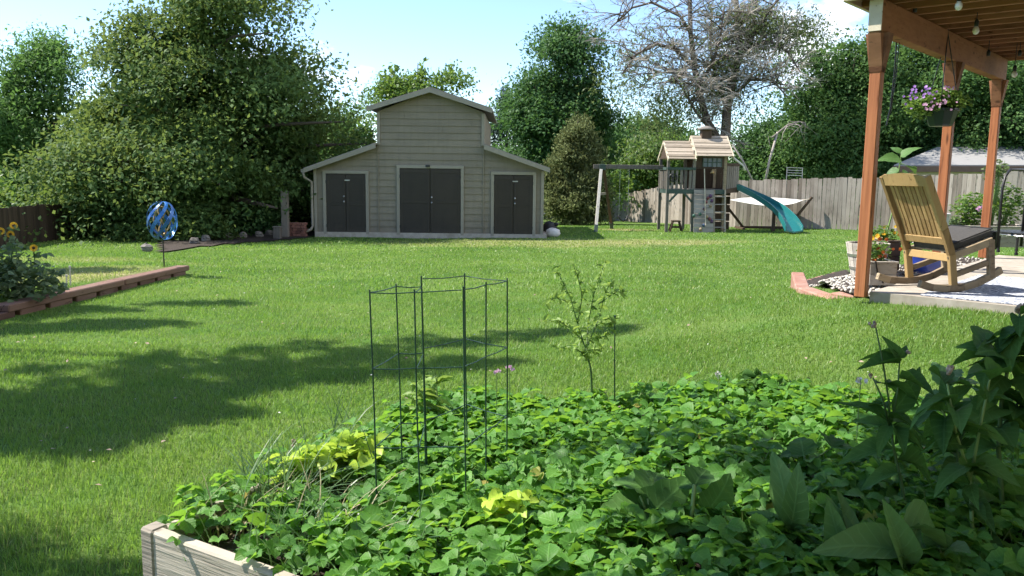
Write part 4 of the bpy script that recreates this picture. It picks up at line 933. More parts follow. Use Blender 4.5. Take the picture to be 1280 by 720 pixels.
LEAF6 = leaf_tpl(4, lambda u: .5 * math.sin(math.pi * min(1, u ** .75)) ** .9 + .01, .25, .25)
_ov = lambda u: .5 * (math.sin(math.pi * u ** .62)) ** .9 + .006
OVATE = [leaf_tpl(9, _ov, f_, c_, ripple=.02, twist=t_, wave=w_) for f_, c_, t_, w_ in ((.30, .30, .1, .02), (.5, .5, -.25, .03), (.15, .65, .3, -.03), (.65, .2, -.1, .02))]
_ln = lambda u: .5 * math.sin(math.pi * u ** .8) ** .75 + .01
LANCE = [leaf_tpl(9, _ln, f_, c_, ripple=.02, twist=t_, wave=w_) for f_, c_, t_, w_ in ((.35, .12, .2, .02), (.6, .35, -.3, .03), (.25, .55, .4, -.02), (.5, .25, 0, .03))]
def jag(u): return .5 * (math.sin(math.pi * u ** .6)) ** .7 * (1 + .10 * math.sin(u * 22)) + .006
SQUASH = [leaf_tpl(12, jag, f_, c_, ripple=.035, twist=t_, wave=w_) for f_, c_, t_, w_ in ((.22, .35, .1, .03), (.5, .2, -.2, .04), (.1, .6, .2, -.03))]
def ringvec(n, g_, up=0.0):
    a = g_.uniform(0, 6.283, n); return np.stack([np.cos(a), np.sin(a), np.full(n, up) + g_.normal(0, .2, n)], -1)
def leafset(parent, P, dr, nr, L, asp, mat, tpl=LEAF6, name='leaf', g_=NP, smooth=True):
    P = np.array(P, float); n = len(P)
    if isinstance(tpl, list): tpl = R.choice(tpl)
    return scatter(name, tpl, P, np.array(dr, float), np.array(nr, float), L, L * asp, g_.random(n), mat, parent, smooth=smooth)

# sunflower bush
Yf = 9.6; p0 = V((at(12, 375, Yf).x, Yf, 0)); p0.z = h(p0.x, p0.y)
t = thing('sunflower_bush', 'grey green bush with small yellow sunflowers at the left edge', 'sunflowers', p0)
heads = [(1, 289), (17, 282), (13, 293), (42, 310), (16, 332), (-14, 300)]
st = MB(); g_ = np.random.default_rng(8); LP = []; 
for i, (px, py) in enumerate(heads + [(30, 315), (48, 335), (8, 305), (-10, 320), (36, 325), (55, 350)]):
    e = at(px, py, Yf + R.uniform(-.25, .25)); bs_ = p0 + V((R.uniform(-.2, .2), R.uniform(-.2, .2), -.03)); mid = bs_.lerp(e, .55) + V((R.uniform(-.06, .06), 0, .05))
    st.tube([bs_, mid, e], [.010, .008, .005], 5)
    for j in range(34): f = g_.uniform(.12, .98); q_ = (bs_.lerp(mid, f / .55) if f < .55 else mid.lerp(e, (f - .55) / .45)); LP.append(q_ + V(g_.normal(0, .05, 3)))
for j in range(650):
    a = g_.uniform(0, 6.28); r_ = g_.random() ** .5 * .55; LP.append(V((p0.x + r_ * math.cos(a) + .05, p0.y + r_ * math.sin(a), p0.z + g_.uniform(.03, .52) * (1 - r_ * .8))))
st.build('stem', M['stem'], t)
n = len(LP); nr = g_.normal(size=(n, 3)) * .6; nr[:, 2] += .8
leafset(t, LP, ringvec(n, g_, -.1), nr, g_.uniform(.05, .11, n), .7, M['sunleaf'], name='foliage', g_=g_)
for (px, py) in heads:
    e = at(px, py, Yf - .05); face = V((.55, -.8, .25)).normalized(); rot = face.to_track_quat('Z', 'Y').to_matrix()
    pt_ = MB()
    for k in range(16):
        a = 6.283 * k / 16; d = rot @ V((math.cos(a), math.sin(a), .15)); s_ = rot @ V((-math.sin(a), math.cos(a), 0)) * .011
        c1 = e + d * .017; c2 = e + d * .031; c3 = e + d * .045; nn_ = face * .002
        pt_.add([c1 - s_ * .6, c1 + s_ * .6, c2 + s_, c2 - s_, c3], [(0, 1, 2, 3), (3, 2, 4)])
    hd_ = pt_.build('flower_head', M['yellow_petal'], t, fixn=False)
    b = MB(); b.lathe(e - face * .012, [(.001, -.01), (.018, 0), (.019, .009), (.001, .017)], 12, rot); b.build('flower_centre', M['flower_centre'], hd_, smooth=True)
for px, py, lab in ((83, 359, 'thin pale stake in the raised strip, shorter of the two'), (88, 357, 'thin pale stake in the raised strip, taller of the two')):
    q_ = gnd(px, py); b = MB(); b.tube([q_ + V((0, 0, -.05)), q_ + V((.01, 0, .16 if px == 83 else .26))], [.012, .009], 6); b.box(q_ + V((.01, 0, .15 if px == 83 else .25)), (.03, .012, .03), bev=.003)
    tag(b.build('garden_stake', M['pale_pole'], origin=tuple(q_)), lab, 'stake', 'stakes in the raised strip')
# shrubs under the linden
for (px, py, Y, rx, rz, nm, lab, mt_, seed) in ((246, 276, 23.5, 28, 20, 'low_shrub', 'lime tinted low shrub just right of the blue spinner', M['linden'], 61), (178, 292, 23.2, 26, 18, 'low_shrub', 'leafy low shrub left of the blue spinner', M['linden'], 62), (320, 280, 26, 34, 16, 'low_shrub', 'dark shaded shrub between the big tree and the posts', M['cotton'], 63), (395, 275, 28, 20, 22, 'low_shrub', 'dark shrub squeezed against the left barn wall', M['cotton'], 64)):
    c = px_lobe(px, py, Y, rx, rz); g0 = V((c[0], Y, h(c[0], Y)))
    tree(nm, lab, 'shrub', g0, [c, (c[0] + c[3] * .5, Y - .2, c[2] - c[5] * .3, c[3] * .6, c[3] * .5, c[5] * .6), (c[0] - c[3] * .5, Y, c[2] + c[5] * .2, c[3] * .5, c[3] * .5, c[5] * .6)], 260, 16, .13, .14, mt_, seed, r=.05, nl=14, shell=.3, gap=-.4, group='shrubs in the mulch bed', start=.1)
# ------------------------------------------------------------------ playset
def playset():
    Yp = min(gnd(870, 289.8).y, 29.6); P = lambda px, py, dy=0.: at(px, py, Yp) + V((0, dy, 0))
    g0 = P(870, 290); g0.z = h(g0.x, g0.y)
    t = thing('playset', 'weathered wooden playset tower with climbing wall, swing beam and teal slide', 'playset', g0)
    D = 1.5; X_ = lambda px: P(px, 240).x; Z_ = lambda py: P(870, py).z
    xl, xm, xr = X_(834.5), X_(866.5), X_(905); zf = Z_(237); gz_ = lambda x, y: h(x, y) - .05
    # posts
    for (x, ztop) in ((xl, Z_(196)), (xm, Z_(188)), (xr, Z_(192))):
        for dy in (0, D):
            b = MB(); b.box((x, Yp + dy, (gz_(x, Yp + dy) + ztop) / 2), (.10, .10, ztop - gz_(x, Yp + dy)), bev=.006); b.build('post', M['playwood'] if x != xr else M['teak_grey'], t)
    # platform
    b = MB()
    for i in range(13): b.box((xl + (xr - xl) * (i + .5) / 13, Yp + D / 2, zf), ((xr - xl) / 13 - .008, D, .03))
    b.build('deck', M['playwood'], t)
    b = MB(); 
    for dy in (-.06, D + .06): b.box(((xl + xr) / 2, Yp + dy, zf - .07), (xr - xl + .1, .035, .15), bev=.004)
    for x in (xl, xr): b.box((x, Yp + D / 2, zf - .07), (.035, D + .06, .15))
    b.build('rim_beam', M['playgreen'], t)
    for x, s in ((xl, 1), (xm, -1)):
        b = MB(); b.beam((x + s * .05, Yp - .065, zf - .42), (x + s * .32, Yp - .065, zf - .12), .03, .07); b.build('brace', M['playgreen'], t)
    # railing of the left bay: slats front and back, rail
    b = MB()
    for dy in (-.02, D + .02):
        for i in range(5): b.box((xl + .14 + i * (xm - xl - .2) / 4.4, Yp + dy, (zf + Z_(211)) / 2), (.085, .02, Z_(211) - zf))
    for i in range(9): b.box((xl - .02, Yp + .12 + i * .158, (zf + Z_(211)) / 2), (.02, .085, Z_(211) - zf))
    b.build('railing_slats', M['playwood'], t)
    b = MB(); b.box(((xl + xm) / 2, Yp - .05, Z_(211)), (xm - xl + .1, .04, .09), bev=.004); b.box(((xl + xm) / 2, Yp + D + .05, Z_(211)), (xm - xl + .1, .04, .09), bev=.004); b.box((xl - .05, Yp + D / 2, Z_(211)), (.04, D, .09)); b.build('top_rail', M['playgreen'], t)
    # back and inner walls of the house bay
    b = MB()
    for i in range(9): b.box((xm + (xr + .4 - xm) * (i + .5) / 9, Yp + D + .01, (zf + Z_(192)) / 2), ((xr + .4 - xm) / 9 - .006, .02, Z_(192) - zf))
    b.box(((xm + xr) / 2, Yp + D - .01, zf + .5), (xr - xm, .012, .9))
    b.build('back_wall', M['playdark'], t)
    # front upper panel with window
    zt, zb = Z_(195), Z_(210.5); b = MB()
    b.box((xm + .12, Yp - .02, (zt + zb) / 2), (.26, .03, zt - zb), bev=.003); b.box((xr - .06, Yp - .02, (zt + zb) / 2), (.14, .03, zt - zb), bev=.003)
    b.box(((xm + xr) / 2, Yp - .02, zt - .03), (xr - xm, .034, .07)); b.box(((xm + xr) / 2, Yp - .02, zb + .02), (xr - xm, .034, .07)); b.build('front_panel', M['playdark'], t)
    wx0, wx1 = X_(877), X_(900); b = MB(); n = 4
    for i in range(n + 1): b.box((wx0 + (wx1 - wx0) * i / n, Yp - .04, (zt + zb) / 2), (.03, .025, zt - zb - .12))
    b.box(((wx0 + wx1) / 2, Yp - .042, (zt + zb) / 2), (wx1 - wx0, .02, .03)); wn = b.build('window', M['playgreen'], t)
    b = MB(); b.box(((wx0 + wx1) / 2, Yp - .025, (zt + zb) / 2), (wx1 - wx0, .008, zt - zb - .12)); b.build('pane', M['glass'], wn)
    # roofs: slatted slopes facing front and back
    def roof(x0, x1, pe, pr):
        ze, zr = Z_(pe), Z_(pr); ym = Yp + D / 2; ye = Yp - .28
        for s in (-1, 1):
            b = MB(); e = V((0, ym + s * (ym - ye), ze)); r_ = V((0, ym, zr)); nb = 8
            for i in range(nb):
                a = e.lerp(r_, i / nb); c = e.lerp(r_, (i + .84) / nb); mid = (a + c) / 2; d = (c - a); L = d.length; ang = math.atan2(d.z, d.y)
                b.box(((x0 + x1) / 2, mid.y, mid.z + .012 * (i % 2)), (x1 - x0, L, .02), Matrix.Rotation(ang, 3, 'X'))
            b.build('roof_panel', M['playroof'], t)
        for x in (x0 + .02, x1 - .02):
            b = MB()
            for s in (-1, 1): b.beam((x, ym + s * (ym - ye) , ze - .03), (x, ym, zr - .03), .04, .09)
            b.build('roof_trim', M['end_wood'], t)
        for xg in (x0 + .05, x1 - .07): b = MB(); b.prism([(xg, Yp + .02, ze + .02), (xg, Yp + D - .02, ze + .02), (xg, ym, zr - .06)], (.02, 0, 0)); b.build('gable', M['playdark'], t)
    roof(X_(831.5), X_(867), 199, 175.5); roof(X_(866), X_(913), 195, 168.5)
    b = MB(); c = P(888.5, 167, D / 2); b.box((c.x, c.y, c.z), (.34, .34, .32), bev=.01); b.build('chimney', M['playdark'], t)
    b = MB(); b.lathe((c.x, c.y, c.z + .16), [(.30, 0), (.28, .05), (.12, .12), (.01, .14)], 14); b.build('chimney_cap', M['playwood'], t, smooth=True)
    # climbing wall leaning out, with holds
    cx0, cx1 = X_(866.5), X_(891); zg = h((cx0 + cx1) / 2, Yp - .3); b = MB(); nb = 9
    for i in range(nb):
        f0, f1 = i / nb, (i + .95) / nb; fm = (f0 + f1) / 2
        b.box(((cx0 + cx1) / 2, Yp - .10 - .22 * (1 - fm), zg + (zf - zg) * fm), (cx1 - cx0, .03, (zf - zg) * (f1 - f0)), Matrix.Rotation(-.13, 3, 'X'))
    b.build('climbing_wall', M['climb'], t)
    hl = [(887, 245, 'hold_purple'), (883.5, 247.5, 'hold_red'), (888, 251, 'hold_purple'), (886, 257, 'hold_yellow'), (881, 252, 'hold_red'), (873, 267, 'hold_green'), (881, 270, 'hold_yellow'), (887, 276, 'hold_purple'), (884.5, 273, 'hold_red'), (877, 281, 'hold_blue'), (873, 286, 'hold_yellow'), (865.5, 269, 'hold_green'), (879, 261, 'hold_red')]
    for px, py, mt_ in hl:
        q_ = P(px, py); f = (q_.z - zg) / (zf - zg); b = MB(); b.blob((q_.x, Yp - .135 - .22 * (1 - f), q_.z), (.055, .05, .06), n=7, rings=5, jit=.2); b.build('climbing_hold', M[mt_], t, smooth=True)
    b = MB(); b.tube([(X_(879), Yp - .03, Z_(211)), (X_(879.5), Yp - .16, zf), (X_(880), Yp - .30, (zf + zg) / 2), (X_(880.5), Yp - .40, zg + .25)], .018, 6); b.build('climbing_rope', M['rope'], t)
    # ladder
    lx0, lx1 = X_(892), X_(905.5); b = MB()
    for x in (lx0, lx1): b.beam((x, Yp - .30, zg - .03), (x, Yp - .07, zf), .05, .09, up=(0, 1, .2))
    b.build('ladder_rail', M['playroof'], t)
    for i in range(5):
        f = (i + .7) / 5.6; b = MB(); b.box(((lx0 + lx1) / 2, Yp - .30 + .23 * f, zg + (zf - zg) * f), (lx1 - lx0, .08, .03), bev=.004); b.build('ladder_rung', M['climb'], t)
    b = MB()
    for i in range(5): b.box(((lx0 + lx1) / 2 + .3, Yp + D - .2, zg + .15 + i * .3), (lx1 - lx0 + .5, .03, .27))
    b.build('lower_wall', M['playdark'], t)
    # bell
    b = MB(); q_ = P(890, 214.5); b.lathe((q_.x, Yp - .06, q_.z - .06), [(.085, 0), (.07, .03), (.05, .10), (.02, .14), (.001, .15)], 12); b.build('bell', M['copper'], t, smooth=True)
    # slide bay on the right: angled railing bay
    bx = X_(930); by = Yp + .75; zr_ = Z_(205); b = MB(); A = V((xr, Yp - .02, 0)); C = V((bx, by, 0)); d = (C - A).normalized(); nn_ = V((d.y, -d.x, 0)); rot = Matrix((d, V((-d.y, d.x, 0)), V((0, 0, 1)))).transposed(); L = (C - A).length
    for i in range(7):
        f = (i + .5) / 7; p_ = A.lerp(C, f); b.box((p_.x, p_.y, (zf - .1 + zr_) / 2), (.12, .02, zr_ - zf + .1), rot)
    b.build('railing_slats', M['playwood'], t)
    b = MB(); b.beam(A + V((0, 0, zr_)), C + V((0, 0, zr_)), .05, .10); b.beam(A + V((0, 0, zf - .06)), C + V((0, 0, zf + .02)), .05, .16); b.build('top_rail', M['playdark'], t)
    b = MB(); b.prism([(xr, Yp, zf - .02), (bx, by, zf - .02), (bx, by + .4, zf - .02), (xr, Yp + D, zf - .02)], (0, 0, .03)); b.build('deck', M['playwood'], t)
    b = MB(); b.tube([P(911, 192), P(920, 200), P(929, 207), P(931, 213)], [.035, .04, .03, .05], 6); b.build('periscope', M['pale_pole'], t, smooth=True)
    # slide
    path = [(921, 232, 1.0), (934, 239, .85), (950, 247, .6), (962, 255, .25), (971, 263, -.15), (977, 273, -.55), (979, 282, -.85), (980, 288.5, -1.05)]
    pts_ = [P(*q_) for q_ in path]; gl = h(pts_[-1].x, pts_[-1].y); 
    up_ = V((0, 0, 1)); sec = []; n = len(pts_)
    fine = []
    for i in range(n - 1):
        for s in range(3): fine.append(pts_[i].lerp(pts_[i + 1], s / 3))
    fine.append(pts_[-1])
    for _ in range(3): fine = [fine[0]] + [(fine[i - 1] + fine[i] * 2 + fine[i + 1]) / 4 for i in range(1, len(fine) - 1)] + [fine[-1]]
    fine[-1].z = max(fine[-1].z, gl + .10)
    for i, p_ in enumerate(fine):
        d = (fine[min(i + 1, len(fine) - 1)] - fine[max(i - 1, 0)]).normalized(); sd_ = d.cross(up_).normalized(); nn_ = sd_.cross(d); f = i / (len(fine) - 1); w2 = .25 + .05 * f ** 2; hh = .17
        sec.append([p_ + sd_ * x + nn_ * z for x, z in ((-w2 - .03, hh), (-w2, hh), (-w2 * .9, .03), (0, -.01), (w2 * .9, .03), (w2, hh), (w2 + .03, hh), (w2 + .02, 0), (0, -.06), (-w2 - .02, 0))])
    b = MB(); ns = 10; b.add([q_ for s_ in sec for q_ in s_], [(i * ns + k, i * ns + (k + 1) % ns, (i + 1) * ns + (k + 1) % ns, (i + 1) * ns + k) for i in range(len(sec) - 1) for k in range(ns)] + [tuple(range(ns)), tuple(range((len(sec) - 1) * ns, len(sec) * ns))[::-1]], .5)
    b.build('slide', M['slide'], t, smooth=False)
    b = MB(); pm = P(969, 262, .1); b.box((pm.x, pm.y, (pm.z + h(pm.x, pm.y)) / 2), (.10, .10, pm.z - h(pm.x, pm.y)), bev=.006); b.build('slide_support', M['playdark'], t)
    # swing beam and legs
    zb_ = Z_(209.5); xb0 = X_(743.5); b = MB(); b.beam((xb0, Yp + .75, zb_), (xl - .02, Yp + .75, zb_), .10, .15, bev=.008); b.build('swing_beam', M['playwood'], t)
    for (p0, p1, dy0, dy1, mt_) in (((754, 212), (744.5, 291), .70, -.25, M['pale_pole']), ((758, 212), (765, 285.5), .80, 1.9, M['playdark'])):  # front leg pale for sun, back leg dark for shade, by colour
        a = P(p0[0], p0[1]); a.y = Yp + dy0; c = at(p1[0], p1[1], Yp + dy1); c.z = h(c.x, c.y) - .03; b = MB(); b.beam(a, c, .10, .10, up=(1, 0, 0)); lg = b.build('swing_leg', mt_, t)
        b = MB(); e = c.lerp(a, .12); b.beam(c, e, .125, .125, up=(1, 0, 0)); b.build('foot_sleeve', M['playgreen'], lg)
    b = MB(); a1 = P(750.5, 243); a1.y = Yp + .30; a2 = P(762.5, 243); a2.y = Yp + 1.25; b.beam(a1, a2, .06, .08); b.build('cross_brace', M['playwood'], t)
    b = MB(); q_ = V((X_(755), Yp + .75, zb_ - .02)); b.box(q_, (.22, .16, .20), bev=.01); b.build('leg_bracket', M['playgreen'], t)
    # belt swing on thin chains
    xs0, xs1 = X_(778), X_(789.5); zs = Z_(272); b = MB()
    for x in (xs0, xs1): b.tube([(x, Yp + .75, zb_ - .07), (x, Yp + .75, zs)], .006, 5)
    sw = b.build('swing_chain', M['metal'], t); b = MB()
    b.tube([(xs0, Yp + .75, zs + .02), (xs0 + .03, Yp + .75, zs - .12), ((xs0 + xs1) / 2, Yp + .75, zs - .2), (xs1 - .03, Yp + .75, zs - .12), (xs1, Yp + .75, zs + .02)], .028, 6); b.build('swing_seat', M['black_plastic'], t, smooth=True)
    # dark ball of a steering wheel on the left railing
    q_ = P(840.5, 222); b = MB(); 
    for k in range(12):
        a0, a1_ = 6.283 * k / 12, 6.283 * (k + 1) / 12; b.tube([(q_.x + .13 * math.cos(a0), Yp - .13, q_.z + .13 * math.sin(a0)), (q_.x + .13 * math.cos(a1_), Yp - .13, q_.z + .13 * math.sin(a1_))], .02, 6)
    for k in range(3): a0 = 6.283 * k / 3 + .5; b.tube([(q_.x, Yp - .13, q_.z), (q_.x + .12 * math.cos(a0), Yp - .13, q_.z + .12 * math.sin(a0))], .02, 6)
    b.tube([(q_.x, Yp - .14, q_.z), (q_.x, Yp + .0, q_.z)], .025, 6); b.build('steering_wheel', M['black_plastic'], t)
    # small stool under the platform
    sx = X_(848.5); sy = Yp + .3; s0 = V((sx, sy, h(sx, sy))); t2 = thing('wooden_stool', 'small dark wooden stool on the grass under the playset platform', 'stool', s0); b = MB(); b.box((sx, sy, s0.z + .36), (.30, .26, .05), bev=.008); b.build('seat', M['playdark'], t2)
    for i in (-1, 1):
        for j in (-1, 1): b = MB(); b.beam((sx + i * .22, sy + j * .12, s0.z - .02), (sx + i * .11, sy + j * .08, s0.z + .34), .05, .05, up=(0, 1, 0)); b.build('leg', M['playdark'], t2)
    b = MB(); b.box((sx, sy - .11, s0.z + .16), (.34, .03, .07)); b.build('stretcher', M['playdark'], t2)
    # hammock behind the slide
    Yh = Yp + 1.9; Q = lambda px, py, dy=0.: at(px, py, Yh + dy)
    e0, e1 = Q(902, 249), Q(1013, 248.5); gz0 = h(e0.x, Yh)
    t3 = thing('hammock', 'white cloth hammock hanging on a dark wooden stand by the fence', 'hammock', V(((e0.x + e1.x) / 2, Yh, gz0)))
    vs_ = []; fs_ = []; nu, nv = 22, 8
    c0, c1 = Q(912, 250), Q(1003, 250)
    for i in range(nu + 1):
        u = i / nu; sag = math.sin(math.pi * u); z = c0.z + (c1.z - c0.z) * u - .17 * sag; wd = .10 + .58 * min(1, sag * 1.5)
        for j in range(nv + 1):
            v_ = j / nv * 2 - 1; vs_.append((c0.x + (c1.x - c0.x) * u, Yh + v_ * wd, z + .12 * sag * v_ * v_ + .13 * sag * v_))
    for i in range(nu):
        for j in range(nv): fs_.append((i * (nv + 1) + j, i * (nv + 1) + j + 1, (i + 1) * (nv + 1) + j + 1, (i + 1) * (nv + 1) + j))
    b = MB(); b.add(vs_, fs_, .5); b.build('cloth', M['canvas'], t3, smooth=True)
    b = MB()
    for (ee, cc_) in ((e0, c0), (e1, c1)):
        for j in range(7): b.tube([ee, cc_ + V((0, .1 * (j - 3) / 3, 0))], .006, 4)
    b.build('rope', M['rope'], t3)
    zg = h((e0.x + e1.x) / 2, Yh) + .05; xa, xb_ = Q(925, 280).x, Q(989, 280).x; b = MB(); b.beam((xa, Yh, zg + .03), (xb_, Yh, zg + .03), .09, .09); b.build('base_beam', M['playdark'], t3)
    for (p_, e_, s) in ((xa, e0, -1), (xb_, e1, 1)):
        b = MB(); b.beam((p_ - s * .1, Yh, zg + .05), e_ + V((s * .06, 0, .06)), .08, .09, up=(0, 1, 0)); b.build('arm', M['playdark'], t3)
        b = MB(); b.beam((p_, Yh - .55, zg), (p_, Yh + .55, zg), .09, .08); b.build('foot', M['playdark'], t3)
playset()

# ------------------------------------------------------------------ raised deck with its posts (the pergola)
UR = Matrix((PU, V((-PU.y, PU.x, 0)), V((0, 0, 1)))).transposed()
BZ0, BZ1 = 2.945, 3.235
t = thing('patio_cover', 'brown raised deck on a heavy beam and three red posts over the patio', 'patio cover', pv(0, 0, SLABZ))
for u in (.03, 2.62, 4.93):
    z0 = SLABZ - .05 if u < 1 else SLABZ; p_ = pv(u, 0, 0); b = MB(); b.box((p_.x, p_.y, (z0 + BZ0) / 2), (.105, .105, BZ0 - z0), UR, bev=.007); po = b.build('post', M['post_red'], t)
    b = MB()
    # corbel block under the beam: flares along and across
    zt, zl = BZ0 - .004, BZ0 - .36
    for (wu, wv) in ((.30, .112), (.118, .22)):
        c = pv(u, 0, 0); vs_ = []
        for z, su, sv in ((zl, .058, .058), (zl + .05, .06, .06), (zt, wu / 2, wv / 2)):
            for i, j in ((-1, -1), (1, -1), (1, 1), (-1, 1)): vs_.append(V((c.x, c.y, z)) + PU * (su * i) + PV * (sv * j))
        b.add(vs_, [(0, 1, 2, 3), (0, 1, 5, 4), (1, 2, 6, 5), (2, 3, 7, 6), (3, 0, 4, 7), (4, 5, 9, 8), (5, 6, 10, 9), (6, 7, 11, 10), (7, 4, 8, 11), (8, 9, 10, 11)])
    b.build('corbel', M['joist'], po)
b = MB(); c = pv(2.47, 0, (BZ0 + BZ1) / 2); b.box(c, (5.16, .125, BZ1 - BZ0), UR, bev=.006); b.build('beam', M['beam'], t)
b = MB(); c = pv(-.119, 0, (BZ0 + BZ1) / 2); b.box(c, (.012, .12, BZ1 - BZ0 - .006), UR, bev=.002); b.build('beam_end', M['end_wood'], t)  # thin pale plate, its colour holds the sun on the beam end
JZ = BZ1 + .003; JH = .185
for i in range(16):
    u = -.16 + i * .36; b = MB(); a, c = pv(u, -.24, JZ + JH / 2), pv(u, 5.2, JZ + JH / 2); b.beam(a, c, .04, JH); b.build('joist', M['joist'], t)
b = MB(); a, c = pv(-.19, -.265, JZ + JH / 2), pv(5.3, -.265, JZ + JH / 2); b.beam(a, c, .04, JH + .01); b.build('rim_board', M['end_wood'], t)
b = MB(); a, c = pv(-.205, -.27, JZ + JH / 2), pv(-.205, 5.2, JZ + JH / 2); b.beam(a, c, .04, JH + .012); b.build('rim_board', M['end_wood'], t)
b = MB()
for i in range(38):
    v_ = -.24 + i * .145; b.beam(pv(-.20, v_, JZ + JH + .018), pv(5.3, v_, JZ + JH + .018), .138, .03)
b.build('decking', M['joist'], t)
# the house wall the deck is built on (right of and behind the viewer, outside the picture)
hv = 5.3; t = thing('house', 'tan sided house behind the viewer that carries the patio deck', 'house', pv(-5, hv, 0))
b = MB(); b.beam(pv(-16, hv + .1, 3.2), pv(9, hv + .1, 3.2), .2, 6.8); b.build('wall', M['siding'], t)
b = MB(); b.beam(pv(-16.4, hv - .25, 6.66), pv(9.4, hv - .25, 6.66), .8, .08); b.build('eave', M['trim'], t)
for u0 in (-8, -3, 2):
    b = MB(); b.beam(pv(u0, hv - .03, 1.6), pv(u0 + 1.3, hv - .03, 1.6), .05, 1.2); wn = b.build('window', M['trim'], t); b = MB(); b.beam(pv(u0 + .08, hv - .06, 1.6), pv(u0 + 1.22, hv - .06, 1.6), .02, 1.04); b.build('pane', M['glass'], wn)
# hanging cord near the first post, light string with bulbs
b = MB(); q_ = at(1120, 60, 8.6); b.tube([(q_.x, q_.y, 2.96), (q_.x + .005, q_.y, 2.7), (q_.x - .01, q_.y, 2.3), (q_.x - .04, q_.y, 2.12)], .008, 5)
b.tube([(q_.x + .03, q_.y, 2.96), (q_.x + .02, q_.y, 2.6), (q_.x - .005, q_.y, 2.25)], .005, 5); tag(b.build('loose_rope', M['black_plastic'], origin=(q_.x, q_.y, 2.1)), 'loose dark cord hanging from the beam beside the nearest post', 'cord')
LBP = [(1198.5, 6, 7.6, 'glass light bulb highest in the picture, under the joists', 1), (1220, 37, 8.6, 'glass light bulb hanging lowest between the joists', 1), (1268, 92, 10.5, 'glass light bulb past the far end of the beam', 1), (1143, 19, 8.4, 'dark empty bulb socket above the beam near the first post', 0), (1235, 73, 10.3, 'dark empty bulb socket near the far end of the beam', 0), (1274, 73, 10.4, 'dark empty bulb socket at the right picture edge', 0)]
wire = []
for px, py, Y, lab, has in LBP:
    q_ = at(px, py, Y); q_.z = min(q_.z, JZ - .05); t = thing('string_light', lab, 'light bulb', q_, 'bulbs of the patio light string'); b = MB()
    b.lathe((q_.x, q_.y, q_.z + .03), [(.020, 0), (.022, .05), (.014, .065), (.004, .075)], 10); b.build('socket', M['black_plastic'], t, smooth=True)
    b = MB(); b.tube([(q_.x, q_.y, q_.z + .10), (q_.x, q_.y, JZ + .01)], .005, 5); b.build('wire', M['black_plastic'], t)
    if has: b = MB(); b.lathe((q_.x, q_.y, q_.z - .05), [(.001, 0), (.022, .008), (.033, .035), (.028, .06), (.018, .08)], 12); b.build('bulb', M['bulb'], t, smooth=True)

# hanging basket
q_ = at(1176, 149, 9.55); t = thing('hanging_basket', 'dark green hanging basket of purple and pink flowers under the beam', 'hanging basket', q_ + V((0, 0, -.10)))
b = MB(); b.lathe((q_.x, q_.y, q_.z - .11), [(.001, .03), (.115, .03), (.13, .05), (.175, .20), (.187, .20), (.187, .225), (.165, .225), (.16, .18), (.001, .17)], 10); b.build('pot', M['green_pot'], t)
b = MB(); hz = min(BZ1 - .02, q_.z + .95)
for k in range(3): a = 6.283 * k / 3; b.tube([(q_.x + .2 * math.cos(a), q_.y + .2 * math.sin(a), q_.z + .10), (q_.x, q_.y, hz)], .006, 5)
b.tube([(q_.x, q_.y, hz - .02), (q_.x, q_.y, JZ + .02)], .006, 5); b.build('hanger', M['black_metal'], t)
g_ = np.random.default_rng(17); n = 1500; c = np.array(q_); d = norm(g_.normal(size=(n, 3))); r_ = g_.random(n)[:, None] ** .5
PP = c + np.array([0, 0, .19]) + d * r_ * np.array([.22, .2, .15]); PP[:, 0] -= .03; PP[:400] += np.array([-.2, 0, -.05]); PP[500:800] += np.array([.12, 0, .02]); PP = PP[PP[:, 2] > c[2] - .12]; n = len(PP)
nr = g_.normal(size=(n, 3)); nr[:, 2] += .6; leafset(t, PP, ringvec(n, g_, -.2), nr, g_.uniform(.03, .07, n), .6, M['bright'], name='foliage', g_=g_)
def blossoms(parent, P, r, mat, name='flower', seed=1, petals=5):
    g_ = np.random.default_rng(seed)
    for p_ in P:
        b = MB()
        p_ = V(p_); f = V((g_.normal(0, .5) - .2, -1, g_.normal(.3, .4))).normalized(); rot = f.to_track_quat('Z', 'Y').to_matrix(); rr = r * g_.uniform(.7, 1.2); a0 = g_.uniform(0, 6)
        for k in range(petals):
            a = a0 + 6.283 * k / petals; d = rot @ V((math.cos(a), math.sin(a), .2)); s_ = rot @ V((-math.sin(a), math.cos(a), 0))
            b.add([p_, p_ + d * rr * .6 - s_ * rr * .42, p_ + d * rr, p_ + d * rr * .6 + s_ * rr * .42], [(0, 1, 2, 3)])
        b.build(name, mat, parent, fixn=False)
k = 9.5 / F
pu = [at(g_.normal(px, 6), g_.normal(py, 5), 9.3 + g_.normal(0, .08)) for px, py in [(1137, 122), (1142, 116), (1158, 117), (1163, 114)] for _ in range(8)]
blossoms(t, pu, .017, M['purple_petal'], 'purple_flower', 3)
pk_ = [at(g_.normal(px, 7), g_.normal(py, 4), 9.25 + g_.normal(0, .08)) for px, py in [(1160, 133), (1170, 131), (1180, 128), (1186, 112)] for _ in range(8)]
blossoms(t, pk_, .017, M['pink_petal'], 'pink_flower', 4)

